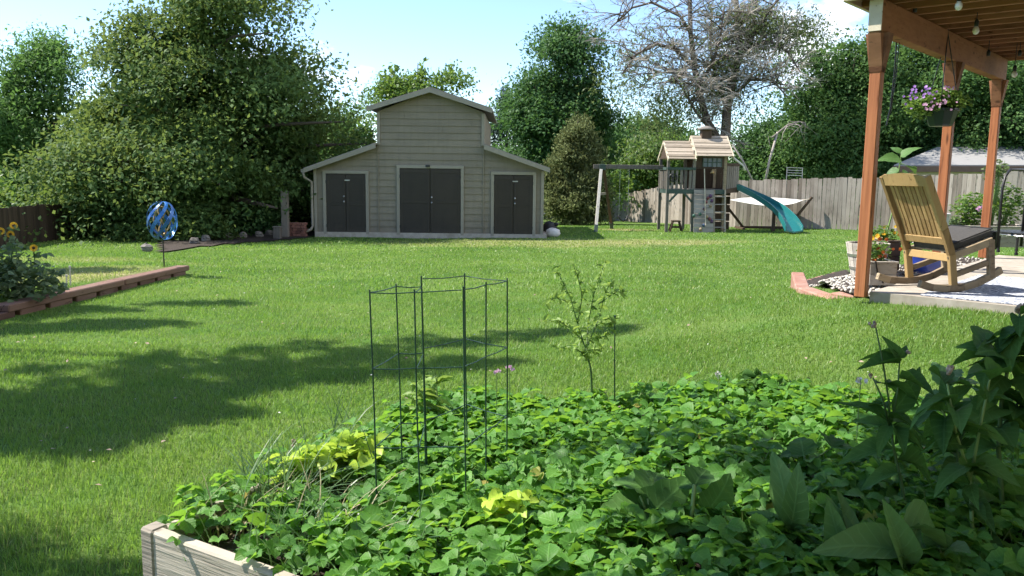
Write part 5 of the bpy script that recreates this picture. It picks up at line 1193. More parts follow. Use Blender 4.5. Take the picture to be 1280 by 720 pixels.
# ------------------------------------------------------------------ rocking chair and cushion
cw = on(1191, 362.5, SLABZ + .03); yaw = rad(15); fwd = V((math.cos(yaw), math.sin(yaw), 0)); lf = V((-fwd.y, fwd.x, 0)); HW = .30
cb = V((cw.x, cw.y, SLABZ + .012)) + lf * HW
CM = Matrix.Translation(cb) @ Matrix.Rotation(yaw, 4, 'Z')
t = thing('rocking_chair', 'weathered teak slatted rocking chair on the patio seen from behind', 'rocking chair', cb)
rock_ = [(-.40, .055), (-.25, .012), (-.05, .0), (.12, .008), (.28, .045), (.45, .115), (.56, .175)]
for s in (-1, 1):
    b = MB(CM)
    for a, c in zip(rock_[:-1], rock_[1:]): b.beam((a[0], s * HW, a[1] + .035), (c[0], s * HW, c[1] + .035), .045, .07, bev=.003)
    b.build('rocker', M['teak_grey'], t)
    b = MB(CM); pr_ = [(.0, .06), (-.055, .37), (-.165, .62), (-.42, 1.13)]
    for a, c in zip(pr_[:-1], pr_[1:]): b.beam((a[0], s * HW, a[1]), (c[0], s * HW, c[1]), .045, .075, up=(1, 0, 0), bev=.004)
    b.build('rear_post', M['teak'], t)
    b = MB(CM); b.beam((.445, s * HW, .13), (.40, s * HW, .51), .05, .065, up=(1, 0, 0)); b.build('front_leg', M['teak_grey'], t)
    b = MB(CM); b.beam((-.03, s * (HW - .002), .355), (.42, s * (HW - .002), .50), .04, .075); b.build('seat_rail', M['teak_grey'], t)
    b = MB(CM); b.beam((.01, s * (HW - .002), .17), (.43, s * (HW - .002), .295), .035, .055); b.build('stretcher', M['teak_grey'], t)
b = MB(CM)
for y0, y1, z in ((-HW, -.1, 1.10), (-.1, .1, 1.115), (.1, HW, 1.10)): pass
nb = 8; vs_ = []
for i in range(nb + 1):
    y = -HW + 2 * HW * i / nb; zt = 1.125 + .03 * (1 - (y / HW) ** 2); xo = .02 * (1 - (y / HW) ** 2)
    for (dx, z) in ((-.020, 1.03), (.016, 1.03), (.0, zt), (-.036, zt)): vs_.append((-.385 - xo + dx + (0 if z < 1.05 else -.03 + .0), y, z))
fs_ = []
for i in range(nb):
    for k2 in range(4): fs_.append((4 * i + k2, 4 * i + (k2 + 1) % 4, 4 * i + 4 + (k2 + 1) % 4, 4 * i + 4 + k2))
fs_ += [(0, 1, 2, 3), (4 * nb + 3, 4 * nb + 2, 4 * nb + 1, 4 * nb)]
b.add(vs_, fs_); b.build('top_rail', M['teak'], t)
b = MB(CM); b.beam((-.112, -HW + .02, .50), (-.112, HW - .02, .50), .03, .075, up=(-.45, 0, 1)); b.build('lower_back_rail', M['teak'], t)
for i in range(9):
    y = -HW + .07 + i * (2 * HW - .14) / 8; b = MB(CM); b.beam((-.125, y, .53), (-.202, y, .70), .044, .014, up=(1, 0, .25), bev=.002); b.beam((-.202, y, .70), (-.382, y, 1.06), .044, .014, up=(1, 0, .25), bev=.002); b.build('back_slat', M['teak'], t)
b = MB(CM); b.beam((-.045, -HW, .335), (-.045, HW, .335), .03, .075); b.build('rear_seat_rail', M['teak'], t)
b = MB(CM); b.beam((.41, -HW, .475), (.41, HW, .475), .03, .075); b.build('front_seat_rail', M['teak_grey'], t)
for i in range(6): f = (i + .5) / 6; b = MB(CM); b.beam((-.03 + .44 * f, -HW + .02, .385 + .145 * f), (-.03 + .44 * f, HW - .02, .385 + .145 * f), .055, .016, up=(-.3, 0, 1)); b.build('seat_slat', M['teak_grey'], t)
# cushion lies on the slats
b = MB(CM); ang = -math.atan2(.145, .45); rot = Matrix.Rotation(ang, 3, 'Y'); b.box((.215, 0, .505), (.50, .54, .085), rot, bev=.03)
cu = thing('seat_cushion', 'charcoal grey seat cushion lying on the rocking chair', 'cushion', CM @ V((.2, 0, .46))); b.build('pad', M['cushion'], cu, smooth=False)
b = MB(CM)
for i, j in ((-1, -1), (-1, 1)): b.tube([(-.03, j * .25, .46), (-.07, j * .29, .42), (-.09, j * .30, .33)], .006, 5)
b.build('tie', M['cushion'], cu)
b = MB(CM)
for z in (-.041, .041): 
    cn_ = [rot @ V((.25 * i, .27 * j, z)) + V((.215, 0, .505)) for i, j in ((-1, -1), (1, -1), (1, 1), (-1, 1), (-1, -1))]
    b.tube(cn_, .007, 5)
b.build('piping', M['black_plastic'], cu)

# ------------------------------------------------------------------ rug
mt, nt, out = newmat('blue_white_rug'); p = N(nt, 'ShaderNodeBsdfPrincipled'); tcn = N(nt, 'ShaderNodeTexCoord')
mp = N(nt, 'ShaderNodeMapping'); mp.inputs['Rotation'].default_value = (0, 0, -math.atan2(PU.y, PU.x)); nt.links.new(tcn.outputs['Object'], mp.inputs[0])
sx_ = N(nt, 'ShaderNodeSeparateXYZ'); nt.links.new(mp.outputs[0], sx_.inputs[0])
def tri(x, per): return math_(nt, 'PINGPONG', x, per)
a_ = math_(nt, 'ADD', tri(sx_.outputs[0], .17), tri(sx_.outputs[1], .17)); r1 = ramp(nt, math_(nt, 'PINGPONG', a_, .085), [(.0, (0, 0, 0)), (.02, (0, 0, 0)), (.035, (1, 1, 1)), (.06, (0, 0, 0))])
nzr = ramp(nt, noise(nt, 38, 4), [(.42, (0, 0, 0)), (.52, (1, 1, 1))])
v2 = N(nt, 'ShaderNodeTexVoronoi', feature='DISTANCE_TO_EDGE'); v2.inputs['Scale'].default_value = 13; nt.links.new(mp.outputs[0], v2.inputs['Vector'])
r2 = ramp(nt, v2.outputs['Distance'], [(.04, (1, 1, 1)), (.09, (0, 0, 0))])
f = math_(nt, 'MAXIMUM', r1, math_(nt, 'MAXIMUM', r2, math_(nt, 'MULTIPLY', nzr, .45)))
nt.links.new(mixc(nt, f, (.055, .075, .135), (.60, .62, .66)), p.inputs['Base Color']); p.inputs['Roughness'].default_value = .95; nt.links.new(p.outputs[0], out.inputs[0]); M['rug'] = mt
k0 = on(1150, 369.5, SLABZ); r0 = [k0, k0 + PU * 2.3, k0 + PU * 2.3 + PV * 2.6, k0 + PV * 2.6]
b = MB(); b.prism([(q_.x, q_.y, SLABZ + .004) for q_ in r0], (0, 0, .008)); rg = b.build('body', M['rug'], None, origin=(k0.x, k0.y, SLABZ)); rg.name = 'outdoor_rug'; tag(rg, 'blue and white patterned outdoor rug under the rocking chair', 'rug')

# ------------------------------------------------------------------ planters by the first post
def plantbush(parent, c, rx, rz, n, mat, seed, lsz=(.03, .07), name='foliage', asp=.55, tpl=LEAF6):
    g_ = np.random.default_rng(seed); d = norm(g_.normal(size=(n, 3))); P_ = np.array(c) + d * (g_.random(n)[:, None] ** .45) * np.array([rx, rx, rz]); nr = g_.normal(size=(n, 3)) * .6; nr[:, 2] += .8
    return leafset(parent, P_, ringvec(n, g_, .1), nr, g_.uniform(*lsz, n), asp, mat, tpl, name, g_)
def stems(parent, c, rx, hgt, n, seed, mat='stem', r=.005):
    q = random.Random(seed); b = MB()
    for i in range(n): x, y = q.uniform(-rx, rx) * .5, q.uniform(-rx, rx) * .5; b.tube([V(c) + V((x * .5, y * .5, -.05)), V(c) + V((x, y, hgt * .5)), V(c) + V((x * 2, y * 2, hgt * q.uniform(.8, 1)))], [r, r * .8, r * .4], 5)
    return b.build('stem', M[mat], parent)
q_ = on(1082, 346, SLABZ - .06); bp = V((q_.x, q_.y, SLABZ - .07))
t = thing('barrel_planter', 'grey wooden half barrel planter tapering downwards behind the nearest post', 'planter', bp); k = bp.y / F; r0_, r1_, hh = 17 * k, 26 * k, 44 * k
b = MB(); ns = 16
for i in range(ns):
    a0, a1 = 6.283 * i / ns + .02, 6.283 * (i + 1) / ns - .02
    vs_ = [bp + V((r_ * math.cos(a), r_ * math.sin(a), z)) for (r_, z) in ((r0_, 0), (r1_, hh), (r1_ - .03, hh), (r0_ - .03, 0)) for a in (a0, a1)]
    b.add(vs_, [(0, 1, 3, 2), (2, 3, 5, 4), (4, 5, 7, 6), (6, 7, 1, 0), (0, 2, 4, 6), (1, 3, 5, 7)])
b.build('stave', M['planter'], t)
b = MB()
for f in (.25, .62): rr = r0_ + (r1_ - r0_) * f + .004; b.lathe(bp + V((0, 0, hh * f)), [(rr, 0), (rr + .004, 0), (rr + .01, .03), (rr + .004, .03)], 20)
b.build('hoop', M['metal'], t)
b = MB(); b.lathe(bp + V((0, 0, hh - .09)), [(.001, 0), (r1_ - .05, 0), (r1_ - .05, .02), (.001, .03)], 14); b.build('potting_soil', M['soil'], t)
plantbush(t, bp + V((.05, 0, hh + .02)), r1_ * .75, .09, 60, M['dry_flower'], 71, (.02, .05), 'dry_plant')
def boxplanter(name, label, px0, px1, pyt, pyb, zb, mat, dep, yawp=0.):
    a, c = on(px0, pyb, zb), on(px1, pyb, zb); y = (a.y + c.y) / 2; w_ = (px1 - px0) * y / F; hh = (pyb - pyt) * y / F * .96; ctr = V(((a.x + c.x) / 2, y + dep / 2, zb)); t = thing(name, label, 'planter', ctr); rot = Matrix.Rotation(yawp, 3, 'Z')
    for i, (dx, dy, sx, sy) in enumerate(((0, -dep / 2 + .012, w_, .024), (0, dep / 2 - .012, w_, .024), (-w_ / 2 + .012, 0, .024, dep - .05), (w_ / 2 - .012, 0, .024, dep - .05))):
        b = MB()
        for k2 in range(2): b.box(ctr + rot @ V((dx, dy, hh * (.25 + .5 * k2))), (sx, sy, hh * .49), rot, bev=.004)
        b.build('side_board', mat, t)
    b = MB()
    for sx in (-1, 1):
        b.box(ctr + rot @ V((sx * (w_ / 2 - .012), 0, hh + .012)), (.05, dep + .02, .022), rot, bev=.003)
    for sy in (-1, 1): b.box(ctr + rot @ V((0, sy * (dep / 2 - .012), hh + .0125)), (w_ - .05, .05, .021), rot, bev=.003)
    b.build('rim', mat, t); b = MB(); b.box(ctr + V((0, 0, hh - .06)), (w_ - .06, dep - .06, .03), rot); b.build('potting_soil', M['soil'], t)
    return t, ctr, w_, hh
t, c, w_, hh = boxplanter('box_planter', 'square grey wooden planter of red flowers between post and rocking chair', 1086, 1120, 328, 357, SLABZ - .03, M['planter'], .34)
plantbush(t, c + V((-.03, 0, hh + .10)), .16, .16, 260, M['bright'], 72); stems(t, c + V((0, 0, hh - .03)), .12, .26, 14, 72)
g_ = np.random.default_rng(4); blossoms(t, [c + V((g_.normal(.02, .09), g_.normal(-.1, .05), hh + .16 + g_.normal(0, .06))) for _ in range(11)], .024, M['red_petal'], 'red_flower', 7); blossoms(t, [c + V((-.12, -.12, hh + .27)), c + V((-.06, -.1, hh + .29)), c + V((-.14, -.06, hh + .24))], .032, M['yellow_petal'], 'yellow_flower', 8, 8)
b = MB(); b.tube([c + V((-.10, -.19, hh + .03)), c + V((-.07, -.185, hh * .6)), c + V((-.02, -.185, hh * .3)), c + V((.0, -.185, .03))], .008, 5); b.build('drip_tube', M['black_plastic'], t)
t, c, w_, hh = boxplanter('box_planter', 'dark brown planter with yellow flowers behind the grey planter', 1092, 1124, 301, 338, SLABZ, M['planter_dark'], .40)
plantbush(t, c + V((0, 0, hh + .07)), .20, .12, 260, M['bright'], 73); stems(t, c + V((0, 0, hh - .03)), .14, .2, 14, 73)
blossoms(t, [c + V((g_.normal(.05, .1), g_.normal(-.05, .08), hh + .13 + g_.normal(0, .05))) for _ in range(7)], .022, M['yellow_petal'], 'yellow_flower', 9, 7)
# tall big-leaved seedling rising behind the chair back
cs = c + V((.12, .25, 0)); cs.z = SLABZ; t = thing('potted_sunflower', 'tall young sunflower with pale big leaves behind the rocking chair', 'plant', cs); b = MB(); tp = at(1127, 190, cs.y)
b.lathe(cs, [(.001, 0), (.10, 0), (.13, .22), (.14, .22), (.14, .245), (.12, .245), (.11, .2), (.001, .19)], 14); b.build('pot', M['black_plastic'], t); b = MB()
b.tube([cs + V((0, 0, .15)), cs.lerp(tp, .5) + V((.03, 0, 0)), tp], [.014, .011, .007], 6); b.build('stem', M['stem_pale'], t)
lv = [((1126, 196), (1143, 178)), ((1126, 200), (1107, 188)), ((1125, 192), (1118, 178)), ((1124, 212), (1103, 216)), ((1126, 206), (1150, 200)), ((1122, 222), (1108, 232)), ((1128, 215), (1146, 214))]
PP = [at(a[0], a[1], cs.y + R.uniform(-.05, .05)) for a, c_ in lv]; DD = [at(c_[0], c_[1], cs.y + R.uniform(-.2, .1)) - PP[i] for i, (a, c_) in enumerate(lv)]
leafset(t, PP, DD, [(R.uniform(-.4, .1), -.5, .8) for _ in lv], np.array([d.length * .95 for d in DD]), .75, M['lance'], OVATE)

# blue pot behind the chair
q_ = on(1158, 341, SLABZ); b = MB(); t = thing('blue_pot', 'shiny cobalt blue low pot on the patio behind the rocking chair', 'pot', q_)
b.lathe(q_, [(.001, 0), (.15, 0), (.20, .05), (.23, .13), (.21, .20), (.225, .215), (.20, .22), (.18, .17), (.001, .16)], 20); b.build('body', M['blue_pot'], t, smooth=True)
b = MB(); b.lathe(q_ + V((0, 0, .165)), [(.17, 0), (.12, .02), (.001, .03)], 14); b.build('potting_soil', M['soil'], t)

# ------------------------------------------------------------------ planter row with bushes, trampoline at the right edge
t, c, w_, hh = boxplanter('planter_box', 'long low wooden planter box in front of the far fence', 1165, 1300, 283, 309, SLABZ - .1, M['planter'], .8)
GB = 'leafy bushes in the long planter box'
for (px, py, rx, rz, lab, mt_, sd_) in ((1214, 262, 22, 22, 'rounded light green bush left of the farthest red post', 'bright', 81), (1255, 258, 24, 30, 'tall light green bush behind the trampoline handle', 'bright', 82), (1190, 282, 16, 10, 'low blue green bush at the left end of the planter box', 'sunleaf', 83), (1245, 215, 14, 16, 'sprawling thin stems above the bush by the farthest post', 'elm', 84)):
    Yq = c.y + R.uniform(-.1, .15); L0 = px_lobe(px, py, Yq, rx, rz); t = thing('vegetable_bush', lab, 'bush', (L0[0], Yq, c.z + hh - .08), GB)
    n_ = 700 if rx > 18 else 260
    plantbush(t, L0[:3], L0[3], L0[5], n_, M[mt_], sd_, (.04, .11), asp=.5); b = MB(); q = random.Random(sd_)
    for i in range(14): a = q.uniform(0, 6.28); e = V(L0[:3]) + V((math.cos(a) * L0[3] * .7, math.sin(a) * L0[3] * .7, q.uniform(-.3, .9) * L0[5])); b.tube([(L0[0] + q.uniform(-.05, .05), Yq, c.z + hh - .1), V((L0[0], Yq, c.z + hh)).lerp(e, .5) + V((0, 0, .1)), e], [.010, .007, .003], 5)
    b.build('stem', M['stem_pale'], t)
blossoms(t, [at(1224 + R.uniform(-4, 4), 262 + R.uniform(-3, 3), c.y - .5) for _ in range(6)], .035, M['pink_petal'], 'pale_flower', 12)
Yt = on(1272, 320, SLABZ).y; ct = at(1293, 318, Yt + .35); ct.z = SLABZ; RT = .50; t = thing('mini_trampoline', 'black mini trampoline with arched handle bar at the right edge', 'trampoline', ct); zt = SLABZ + .29
def ring(b, c, r_, rr, n=28, m_=6):
    for i in range(n): a0, a1 = 6.283 * i / n, 6.283 * (i + 1) / n; b.tube([(c[0] + r_ * math.cos(a0), c[1] + r_ * math.sin(a0), c[2]), (c[0] + r_ * math.cos(a1), c[1] + r_ * math.sin(a1), c[2])], rr, m_)
b = MB(); ring(b, (ct.x, ct.y, zt), RT, .018); b.build('frame', M['metal'], t)
b = MB(); b.lathe((ct.x, ct.y, zt + .005), [(.001, 0), (RT - .09, 0), (RT - .09, .006), (.001, .006)], 28); b.build('mat', M['black_plastic'], t)
b = MB(); b.lathe((ct.x, ct.y, zt + .012), [(RT - .10, 0), (RT + .02, 0), (RT + .02, .03), (RT - .10, .03)], 28); b.build('edge_pad', M['black_plastic'], t)
b = MB()
for i in range(36): a = 6.283 * i / 36; b.tube([(ct.x + (RT - .085) * math.cos(a), ct.y + (RT - .085) * math.sin(a), zt - .01), (ct.x + (RT + .01) * math.cos(a), ct.y + (RT + .01) * math.sin(a), zt - .02)], .009, 5)
b.build('spring', M['metal'], t)
for i in range(6): a = 6.283 * i / 6 + .5; b = MB(); x, y = ct.x + RT * .95 * math.cos(a), ct.y + RT * .95 * math.sin(a); b.tube([(x, y, zt), (x, y, SLABZ + .01)], .018, 8); lg = b.build('leg', M['black_metal'], t); b = MB(); b.tube([(x, y, SLABZ + .035), (x, y, SLABZ)], .026, 8); b.build('rubber_foot', M['black_plastic'], lg)
hb0, hb1 = at(1247, 300, Yt + .2), at(1277, 300, Yt + .55); ztop = at(1262, 212, Yt + .3).z; b = MB(); i0, i1 = hb0.lerp(hb1, .25), hb0.lerp(hb1, .82)
b.tube([(hb0.x, hb0.y, SLABZ + .10), (hb0.x, hb0.y, ztop - .28), (hb0.x + (i0.x - hb0.x) * .3, hb0.y + (i0.y - hb0.y) * .3, ztop - .10), (i0.x, i0.y, ztop), (i1.x, i1.y, ztop), (hb1.x - (hb1.x - i1.x) * .3, hb1.y, ztop - .10), (hb1.x, hb1.y, ztop - .28), (hb1.x, hb1.y, SLABZ + .10)], .020, 8); b.build('handle_bar', M['black_metal'], t, smooth=True)
q_ = on(1249, 313, SLABZ); q_.y += .25; t = thing('black_pot', 'plain black pot on the patio left of the trampoline', 'pot', q_); b = MB(); b.lathe(q_, [(.001, 0), (.10, 0), (.13, .26), (.142, .26), (.142, .29), (.12, .29), (.11, .24), (.001, .23)], 16); b.build('body', M['black_plastic'], t, smooth=False)
b = MB(); b.lathe(q_ + V((0, 0, .235)), [(.105, 0), (.06, .012), (.001, .018)], 12); b.build('potting_soil', M['soil'], t)
# sandal-like clutter left out; pale barrier post behind the middle post
x = at(1182, 270, 14.8); b = MB(); x.z = h(x.x, x.y); b.box((x.x, x.y, x.z + .55), (.10, .10, 1.1), bev=.012); b.box((x.x, x.y, x.z + 1.12), (.13, .13, .04), bev=.01); tag(b.build('marker_post', M['white_stone'], origin=tuple(x)), 'short pale post behind the middle red post', 'post')
# ------------------------------------------------------------------ raised bed
A_ = V((-1.31, 2.89, 0)); e1 = V((.86, -.51, 0)); e2 = V((.45, .89, 0)).normalized()
t = thing('raised_bed', 'weathered grey timber frame of the garden bed in the foreground', 'raised bed', V((-1.31, 2.89, 0)))
b = MB()
for z, hgt in ((.19, .185), (.025, .14)): b.beam(A_ + e1 * .0 + V((0, 0, z)), A_ + e1 * 3.4 + V((0, 0, z)), .05, hgt, bev=.008)
b.build('side_board', M['bed_wood'], t)
b = MB()
for z, hgt in ((.19, .18), (.025, .14)): b.beam(A_ + e2 * .03 + e1 * .02 + V((0, 0, z)), A_ + e2 * 2.02 + V((0, 0, z)), .045, hgt, bev=.008)
b.build('end_board', M['bed_wood'], t)
b = MB(); z = .16
for a, c in zip(BED[1:4], BED[2:5]): b.beam((a[0], a[1] + .03, z), (c[0], c[1] + .03, z), .05, .12, bev=.008)
b.build('side_board', M['bed_wood'], t)
b = MB(); b.beam((3.93, 4.75, .16), (3.93, 1.2, .16), .05, .12, bev=.008); b.build('end_board', M['bed_wood'], t)
b = MB(); b.box(A_ + V((-.005, .01, .09)), (.075, .075, .395), Matrix.Rotation(-.53, 3, 'Z'), bev=.01); b.build('corner_post', M['bed_wood'], t)

# strawberry leaves: clumps of petioles each carrying three leaflets
STRAW = leaf_tpl(9, lambda u: .5 * (math.sin(math.pi * min(u, 1) ** .92)) ** .8 * (1 + .13 * math.sin(u * 27)) + .006, .42, .26, ripple=.022)
def strawberries():
    g_ = np.random.default_rng(44); n = 2500; x = g_.uniform(-1.4, 3.9, n); y = g_.uniform(1.55, 4.95, n); k = inside(x, y, BED)
    k &= ~((x < -.45) & (y < 3.5) & (g_.random(n) < .45)); k &= np.abs(x) < .72 * y + 1.6; x, y = x[k], y[k]; n = len(x); per = 7
    hgt0 = .075 + .105 * (fieldnoise(np.stack([x, y, y * 0], -1), 2.2, 4) * .5 + .5)
    hgt0 *= 1 - .4 * np.exp(-((x + .2) / .7) ** 2 - ((y - 3.0) / .6) ** 2)
    cx, cy, ch = np.repeat(x, per), np.repeat(y, per), np.repeat(hgt0, per); m_ = n * per
    az = g_.uniform(0, 6.283, m_); rr = g_.uniform(.02, .15, m_); hh = ch * g_.uniform(.35, 1.5, m_)
    hx, hy, hz = cx + rr * np.cos(az), cy + rr * np.sin(az), .21 + hh
    P_, D_, N_, L_, Rn = [], [], [], [], []; cr = np.repeat(g_.random(n), per) * .5 + g_.random(m_) * .5; sz = np.clip(g_.lognormal(-2.95, .30, m_), .024, .095)
    tilt = g_.normal(0, .5, (m_, 2))
    for da in (-1.25, 0, 1.25):
        a = az + da + g_.normal(0, .15, m_); P_.append(np.stack([hx, hy, hz], -1)); D_.append(np.stack([np.cos(a), np.sin(a), g_.normal(.12, .25, m_)], -1)); N_.append(np.stack([tilt[:, 0] + .25 * np.cos(az), tilt[:, 1] + .25 * np.sin(az), np.ones(m_)], -1)); L_.append(sz * (1 if da == 0 else .92)); Rn.append(cr)
    L = np.concatenate(L_); o = scatter('strawberry_leaves', STRAW, np.concatenate(P_), np.concatenate(D_), np.concatenate(N_), L, L * .88, np.concatenate(Rn), M['strawberry'], smooth=True)
    tag(o, 'dense low strawberry leaves filling the garden bed', 'strawberry plants', kind='stuff')
    b = MB()
    for i in range(0, m_, 2): b.tube([(cx[i], cy[i], .19), (hx[i], hy[i], hz[i])], .0022, 3, cap=False)
    tag(b.build('strawberry_stalks', M['stem_pale'], fixn=False), 'thin stalks under the strawberry leaves', 'strawberry stalks', kind='stuff')
strawberries()

# ------------------------------------------------------------------ wire cages
def cage(label, tops, levels, Yc, lean, extra=()):
    T = [at(px, py, Y) for (px, py, Y) in tops]; t = thing('plant_cage', label, 'plant cage', V((sum(q.x for q in T) / len(T), sum(q.y for q in T) / len(T), .2)), 'wire plant cages')
    Bt = [V((q.x + lean[0] + R.uniform(-.008, .008), q.y + lean[1], .16)) for q in T]
    for a, c in zip(T, Bt): b = MB(); b.tube([a + V((0, 0, .012)), a.lerp(c, .5) + V((R.uniform(-.004, .004), 0, 0)), c], .0034, 6); b.build('stake', M['green_wire'], t)
    for f, ring_ in levels:
        b = MB(); pts_ = [T[i].lerp(Bt[i], f) for i in ring_]
        for a, c in zip(pts_[:-1], pts_[1:]): b.tube([a, a.lerp(c, .5) + V((0, 0, -.004)), c], .0024, 6)
        b.build('hoop', M['green_wire'], t)
R_A = [0, 1, 2, 3, 0]
cage('left wire cage with the shorter panels in the strawberry bed', [(462, 366, 3.15), (495, 358, 3.5), (527, 358.5, 3.53), (518, 365.5, 3.17)], [(0, [0, 1, 2, 3, 0]), (.31, R_A), (.64, R_A), (.93, R_A)], 3.7, (.02, 0))
cage('right wire cage standing higher in the strawberry bed', [(526.5, 348.5, 3.5), (580.6, 345, 3.8), (634, 351, 3.6), (607.5, 356, 3.38), (579, 362, 3.17)], [(0, [0, 1, 2, 3, 4]), (.31, [0, 1, 2, 3, 4]), (.64, [0, 1, 2, 3, 4]), (.93, [0, 1, 2, 3, 4])], 4.0, (.015, 0))
a = at(518, 365.5, 3.17); c = at(577, 362.2, 3.165)
t = thing('cage_link', 'wire panel joining the left and right plant cages', 'wire panel', V((a.x, a.y, .2)))
for f in (0, .31, .64, .93):
    z = a.z + (.16 - a.z) * f; b = MB(); b.tube([(a.x + .004 + .02 * f, a.y - .006, z), (c.x + .015 * f, c.y - .006, c.z + (.16 - c.z) * f)], .0024, 6); b.build('rod', M['green_wire'], t)

# ------------------------------------------------------------------ individual plants
def pxl(px, py, Y): return at(px, py, Y)
def px_plant(name, label, cat, Y, stems_, leaves, lmat, tpl, asp, base=None, smat='stem', sr=.008, group=None, jit=.06, buds=(), seed=0, extra=0, es=(.09, .17)):
    q = random.Random(seed); SP = []; base = base or stems_[0][0]; b0 = pxl(base[0], base[1], Y); b0.z = .2; t = thing(name, label, cat, b0, group)
    for i, s_ in enumerate(stems_):
        pts_ = [pxl(x, y, Y + (q.uniform(-jit, jit) * .3 if j else 0)) for j, (x, y) in enumerate(s_)]; n = len(pts_)
        if i == 0: pts_ = [V((pts_[0].x, pts_[0].y, .17))] + pts_; n += 1
        r0 = sr if i == 0 else sr * .6; SP += list(zip(pts_[:-1], pts_[1:])); b = MB(); b.tube(pts_, [r0 * (1 - .45 * j / (n - 1)) for j in range(n)], 7); b.build('stem', M[smat], t, smooth=True)
    for (a, c, *o_) in leaves:
        dy = o_[0] if o_ else q.uniform(-.12, .12); A = pxl(a[0], a[1], Y); C = pxl(c[0], c[1], Y + dy); d = C - A; nr = V((q.uniform(-.3, .3), q.uniform(-.6, .1), 1)) if abs(d.normalized().z) < .75 else V((q.uniform(-.5, .3), -.9, .3))
        leafset(t, [A], [d], [nr], np.array([d.length]), asp * q.uniform(.85, 1.15), M[lmat], tpl, name='leaf')
    for j in range(extra):
        A, C = SP[q.randrange(len(SP))]; A = A.lerp(C, q.random()); a_ = q.uniform(0, 6.283); d = V((math.cos(a_), math.sin(a_), q.uniform(-.5, .45)))
        leafset(t, [A], [d], [(q.uniform(-.5, .5), q.uniform(-.5, .5), 1)], np.array([q.uniform(*es)]), asp * q.uniform(.85, 1.15), M[lmat], tpl, name='leaf')
    for (px, py, r) in buds:
        b = MB(); p_ = pxl(px, py, Y)
        for k in range(9): b.blob(p_ + V((q.gauss(0, r * .5), q.gauss(0, r * .5), q.gauss(0, r * .45))), (r * .5, r * .5, r * .6), n=6, rings=3, jit=.3)
        b.build('seed_head', M['dry_flower'], t, smooth=True)
    return t
GZN = 'tall dark stemmed flowers in the bed'
px_plant('zinnia_plant', 'tall dark flower plant with a bare bud stalk right of the bed middle', 'flower plant', 3.0,
    [[(1134, 650), (1126, 600), (1118, 565), (1113, 533)], [(1113, 535), (1111, 500), (1104, 455), (1095, 410)], [(1113, 533), (1122, 490), (1125, 446)], [(1112, 534), (1104, 500), (1091, 472)]],
    [((1110, 528), (1054, 489)), ((1116, 515), (1164, 466)), ((1116, 527), (1144, 502)), ((1124, 448), (1112, 424), -.02), ((1125, 448), (1138, 428), .02), ((1118, 556), (1170, 542)), ((1116, 560), (1048, 566)), ((1124, 590), (1075, 600)), ((1122, 575), (1185, 590)), ((1104, 506), (1080, 500))], 'broad', OVATE, .42, buds=((1093, 405, .012), (1089, 470, .008), (1135, 440, .008)), group=GZN, seed=1, extra=12)
px_plant('zinnia_plant', 'flower plant with a thick pale stem at the lower right', 'flower plant', 2.75,
    [[(1217, 715), (1215, 660), (1213, 600)], [(1213, 600), (1195, 540), (1184, 480)], [(1213, 598), (1226, 530), (1238, 470)], [(1195, 545), (1170, 500)]],
    [((1210, 592), (1232, 578)), ((1213, 590), (1205, 572)), ((1200, 545), (1150, 548)), ((1222, 540), (1260, 545)), ((1190, 505), (1160, 490)), ((1190, 500), (1215, 475)), ((1230, 500), (1265, 490)), ((1236, 475), (1225, 445)), ((1236, 472), (1262, 455)), ((1180, 480), (1165, 455)), ((1184, 480), (1205, 462)), ((1213, 640), (1255, 600)), ((1212, 655), (1190, 640))], 'broad', OVATE, .5, smat='stem_pale', sr=.010, group=GZN, seed=2, extra=38, buds=((1188, 462, .014),))
px_plant('zinnia_plant', 'dark broad leaved flower plant at the right picture edge', 'flower plant', 2.95,
    [[(1255, 660), (1248, 560), (1252, 500), (1262, 450)], [(1252, 500), (1238, 460), (1228, 425)], [(1262, 450), (1272, 420), (1275, 392)], [(1250, 540), (1275, 500), (1300, 460)]],
    [((1252, 430), (1300, 398)), ((1240, 440), (1212, 420)), ((1245, 455), (1208, 448)), ((1255, 470), (1232, 480)), ((1258, 450), (1250, 412)), ((1262, 445), (1290, 445)), ((1255, 500), (1300, 500)), ((1250, 510), (1215, 515)), ((1250, 540), (1290, 560)), ((1248, 560), (1205, 560)), ((1250, 590), (1300, 610)), ((1252, 600), (1220, 620)), ((1270, 480), (1310, 470)), ((1270, 510), (1320, 530)), ((1260, 620), (1300, 660)), ((1240, 430), (1225, 405)), ((1265, 430), (1290, 420))], 'broad', OVATE, .62, group=GZN, seed=3, extra=55, sr=.011, buds=((1275, 387, .016),))
px_plant('zinnia_plant', 'leafy flower plant in the dark between the pale stem and the right edge', 'flower plant', 3.25,
    [[(1200, 620), (1196, 560), (1190, 505)], [(1196, 560), (1215, 520), (1225, 490)]],
    [((1190, 510), (1150, 500)), ((1190, 508), (1178, 470)), ((1192, 512), (1222, 495)), ((1196, 550), (1150, 530)), ((1198, 560), (1245, 550)), ((1198, 580), (1160, 575)), ((1200, 590), (1240, 605)), ((1222, 495), (1250, 478))], 'broad', OVATE, .55, group=GZN, seed=4, extra=38)
GL2 = 'upright lance leaved plants at the front of the bed'
px_plant('lance_plant', 'upright pale green leaf rosette left of the lance leaved plants', 'leafy plant', 2.72, [[(985, 668), (985, 655)]],
    [((986, 658), (984, 574), .02), ((984, 660), (966, 598)), ((988, 660), (1003, 612)), ((982, 664), (948, 630)), ((990, 664), (1015, 650)), ((986, 668), (958, 668))], 'lance', LANCE, .34, group=GL2, seed=5, extra=8)
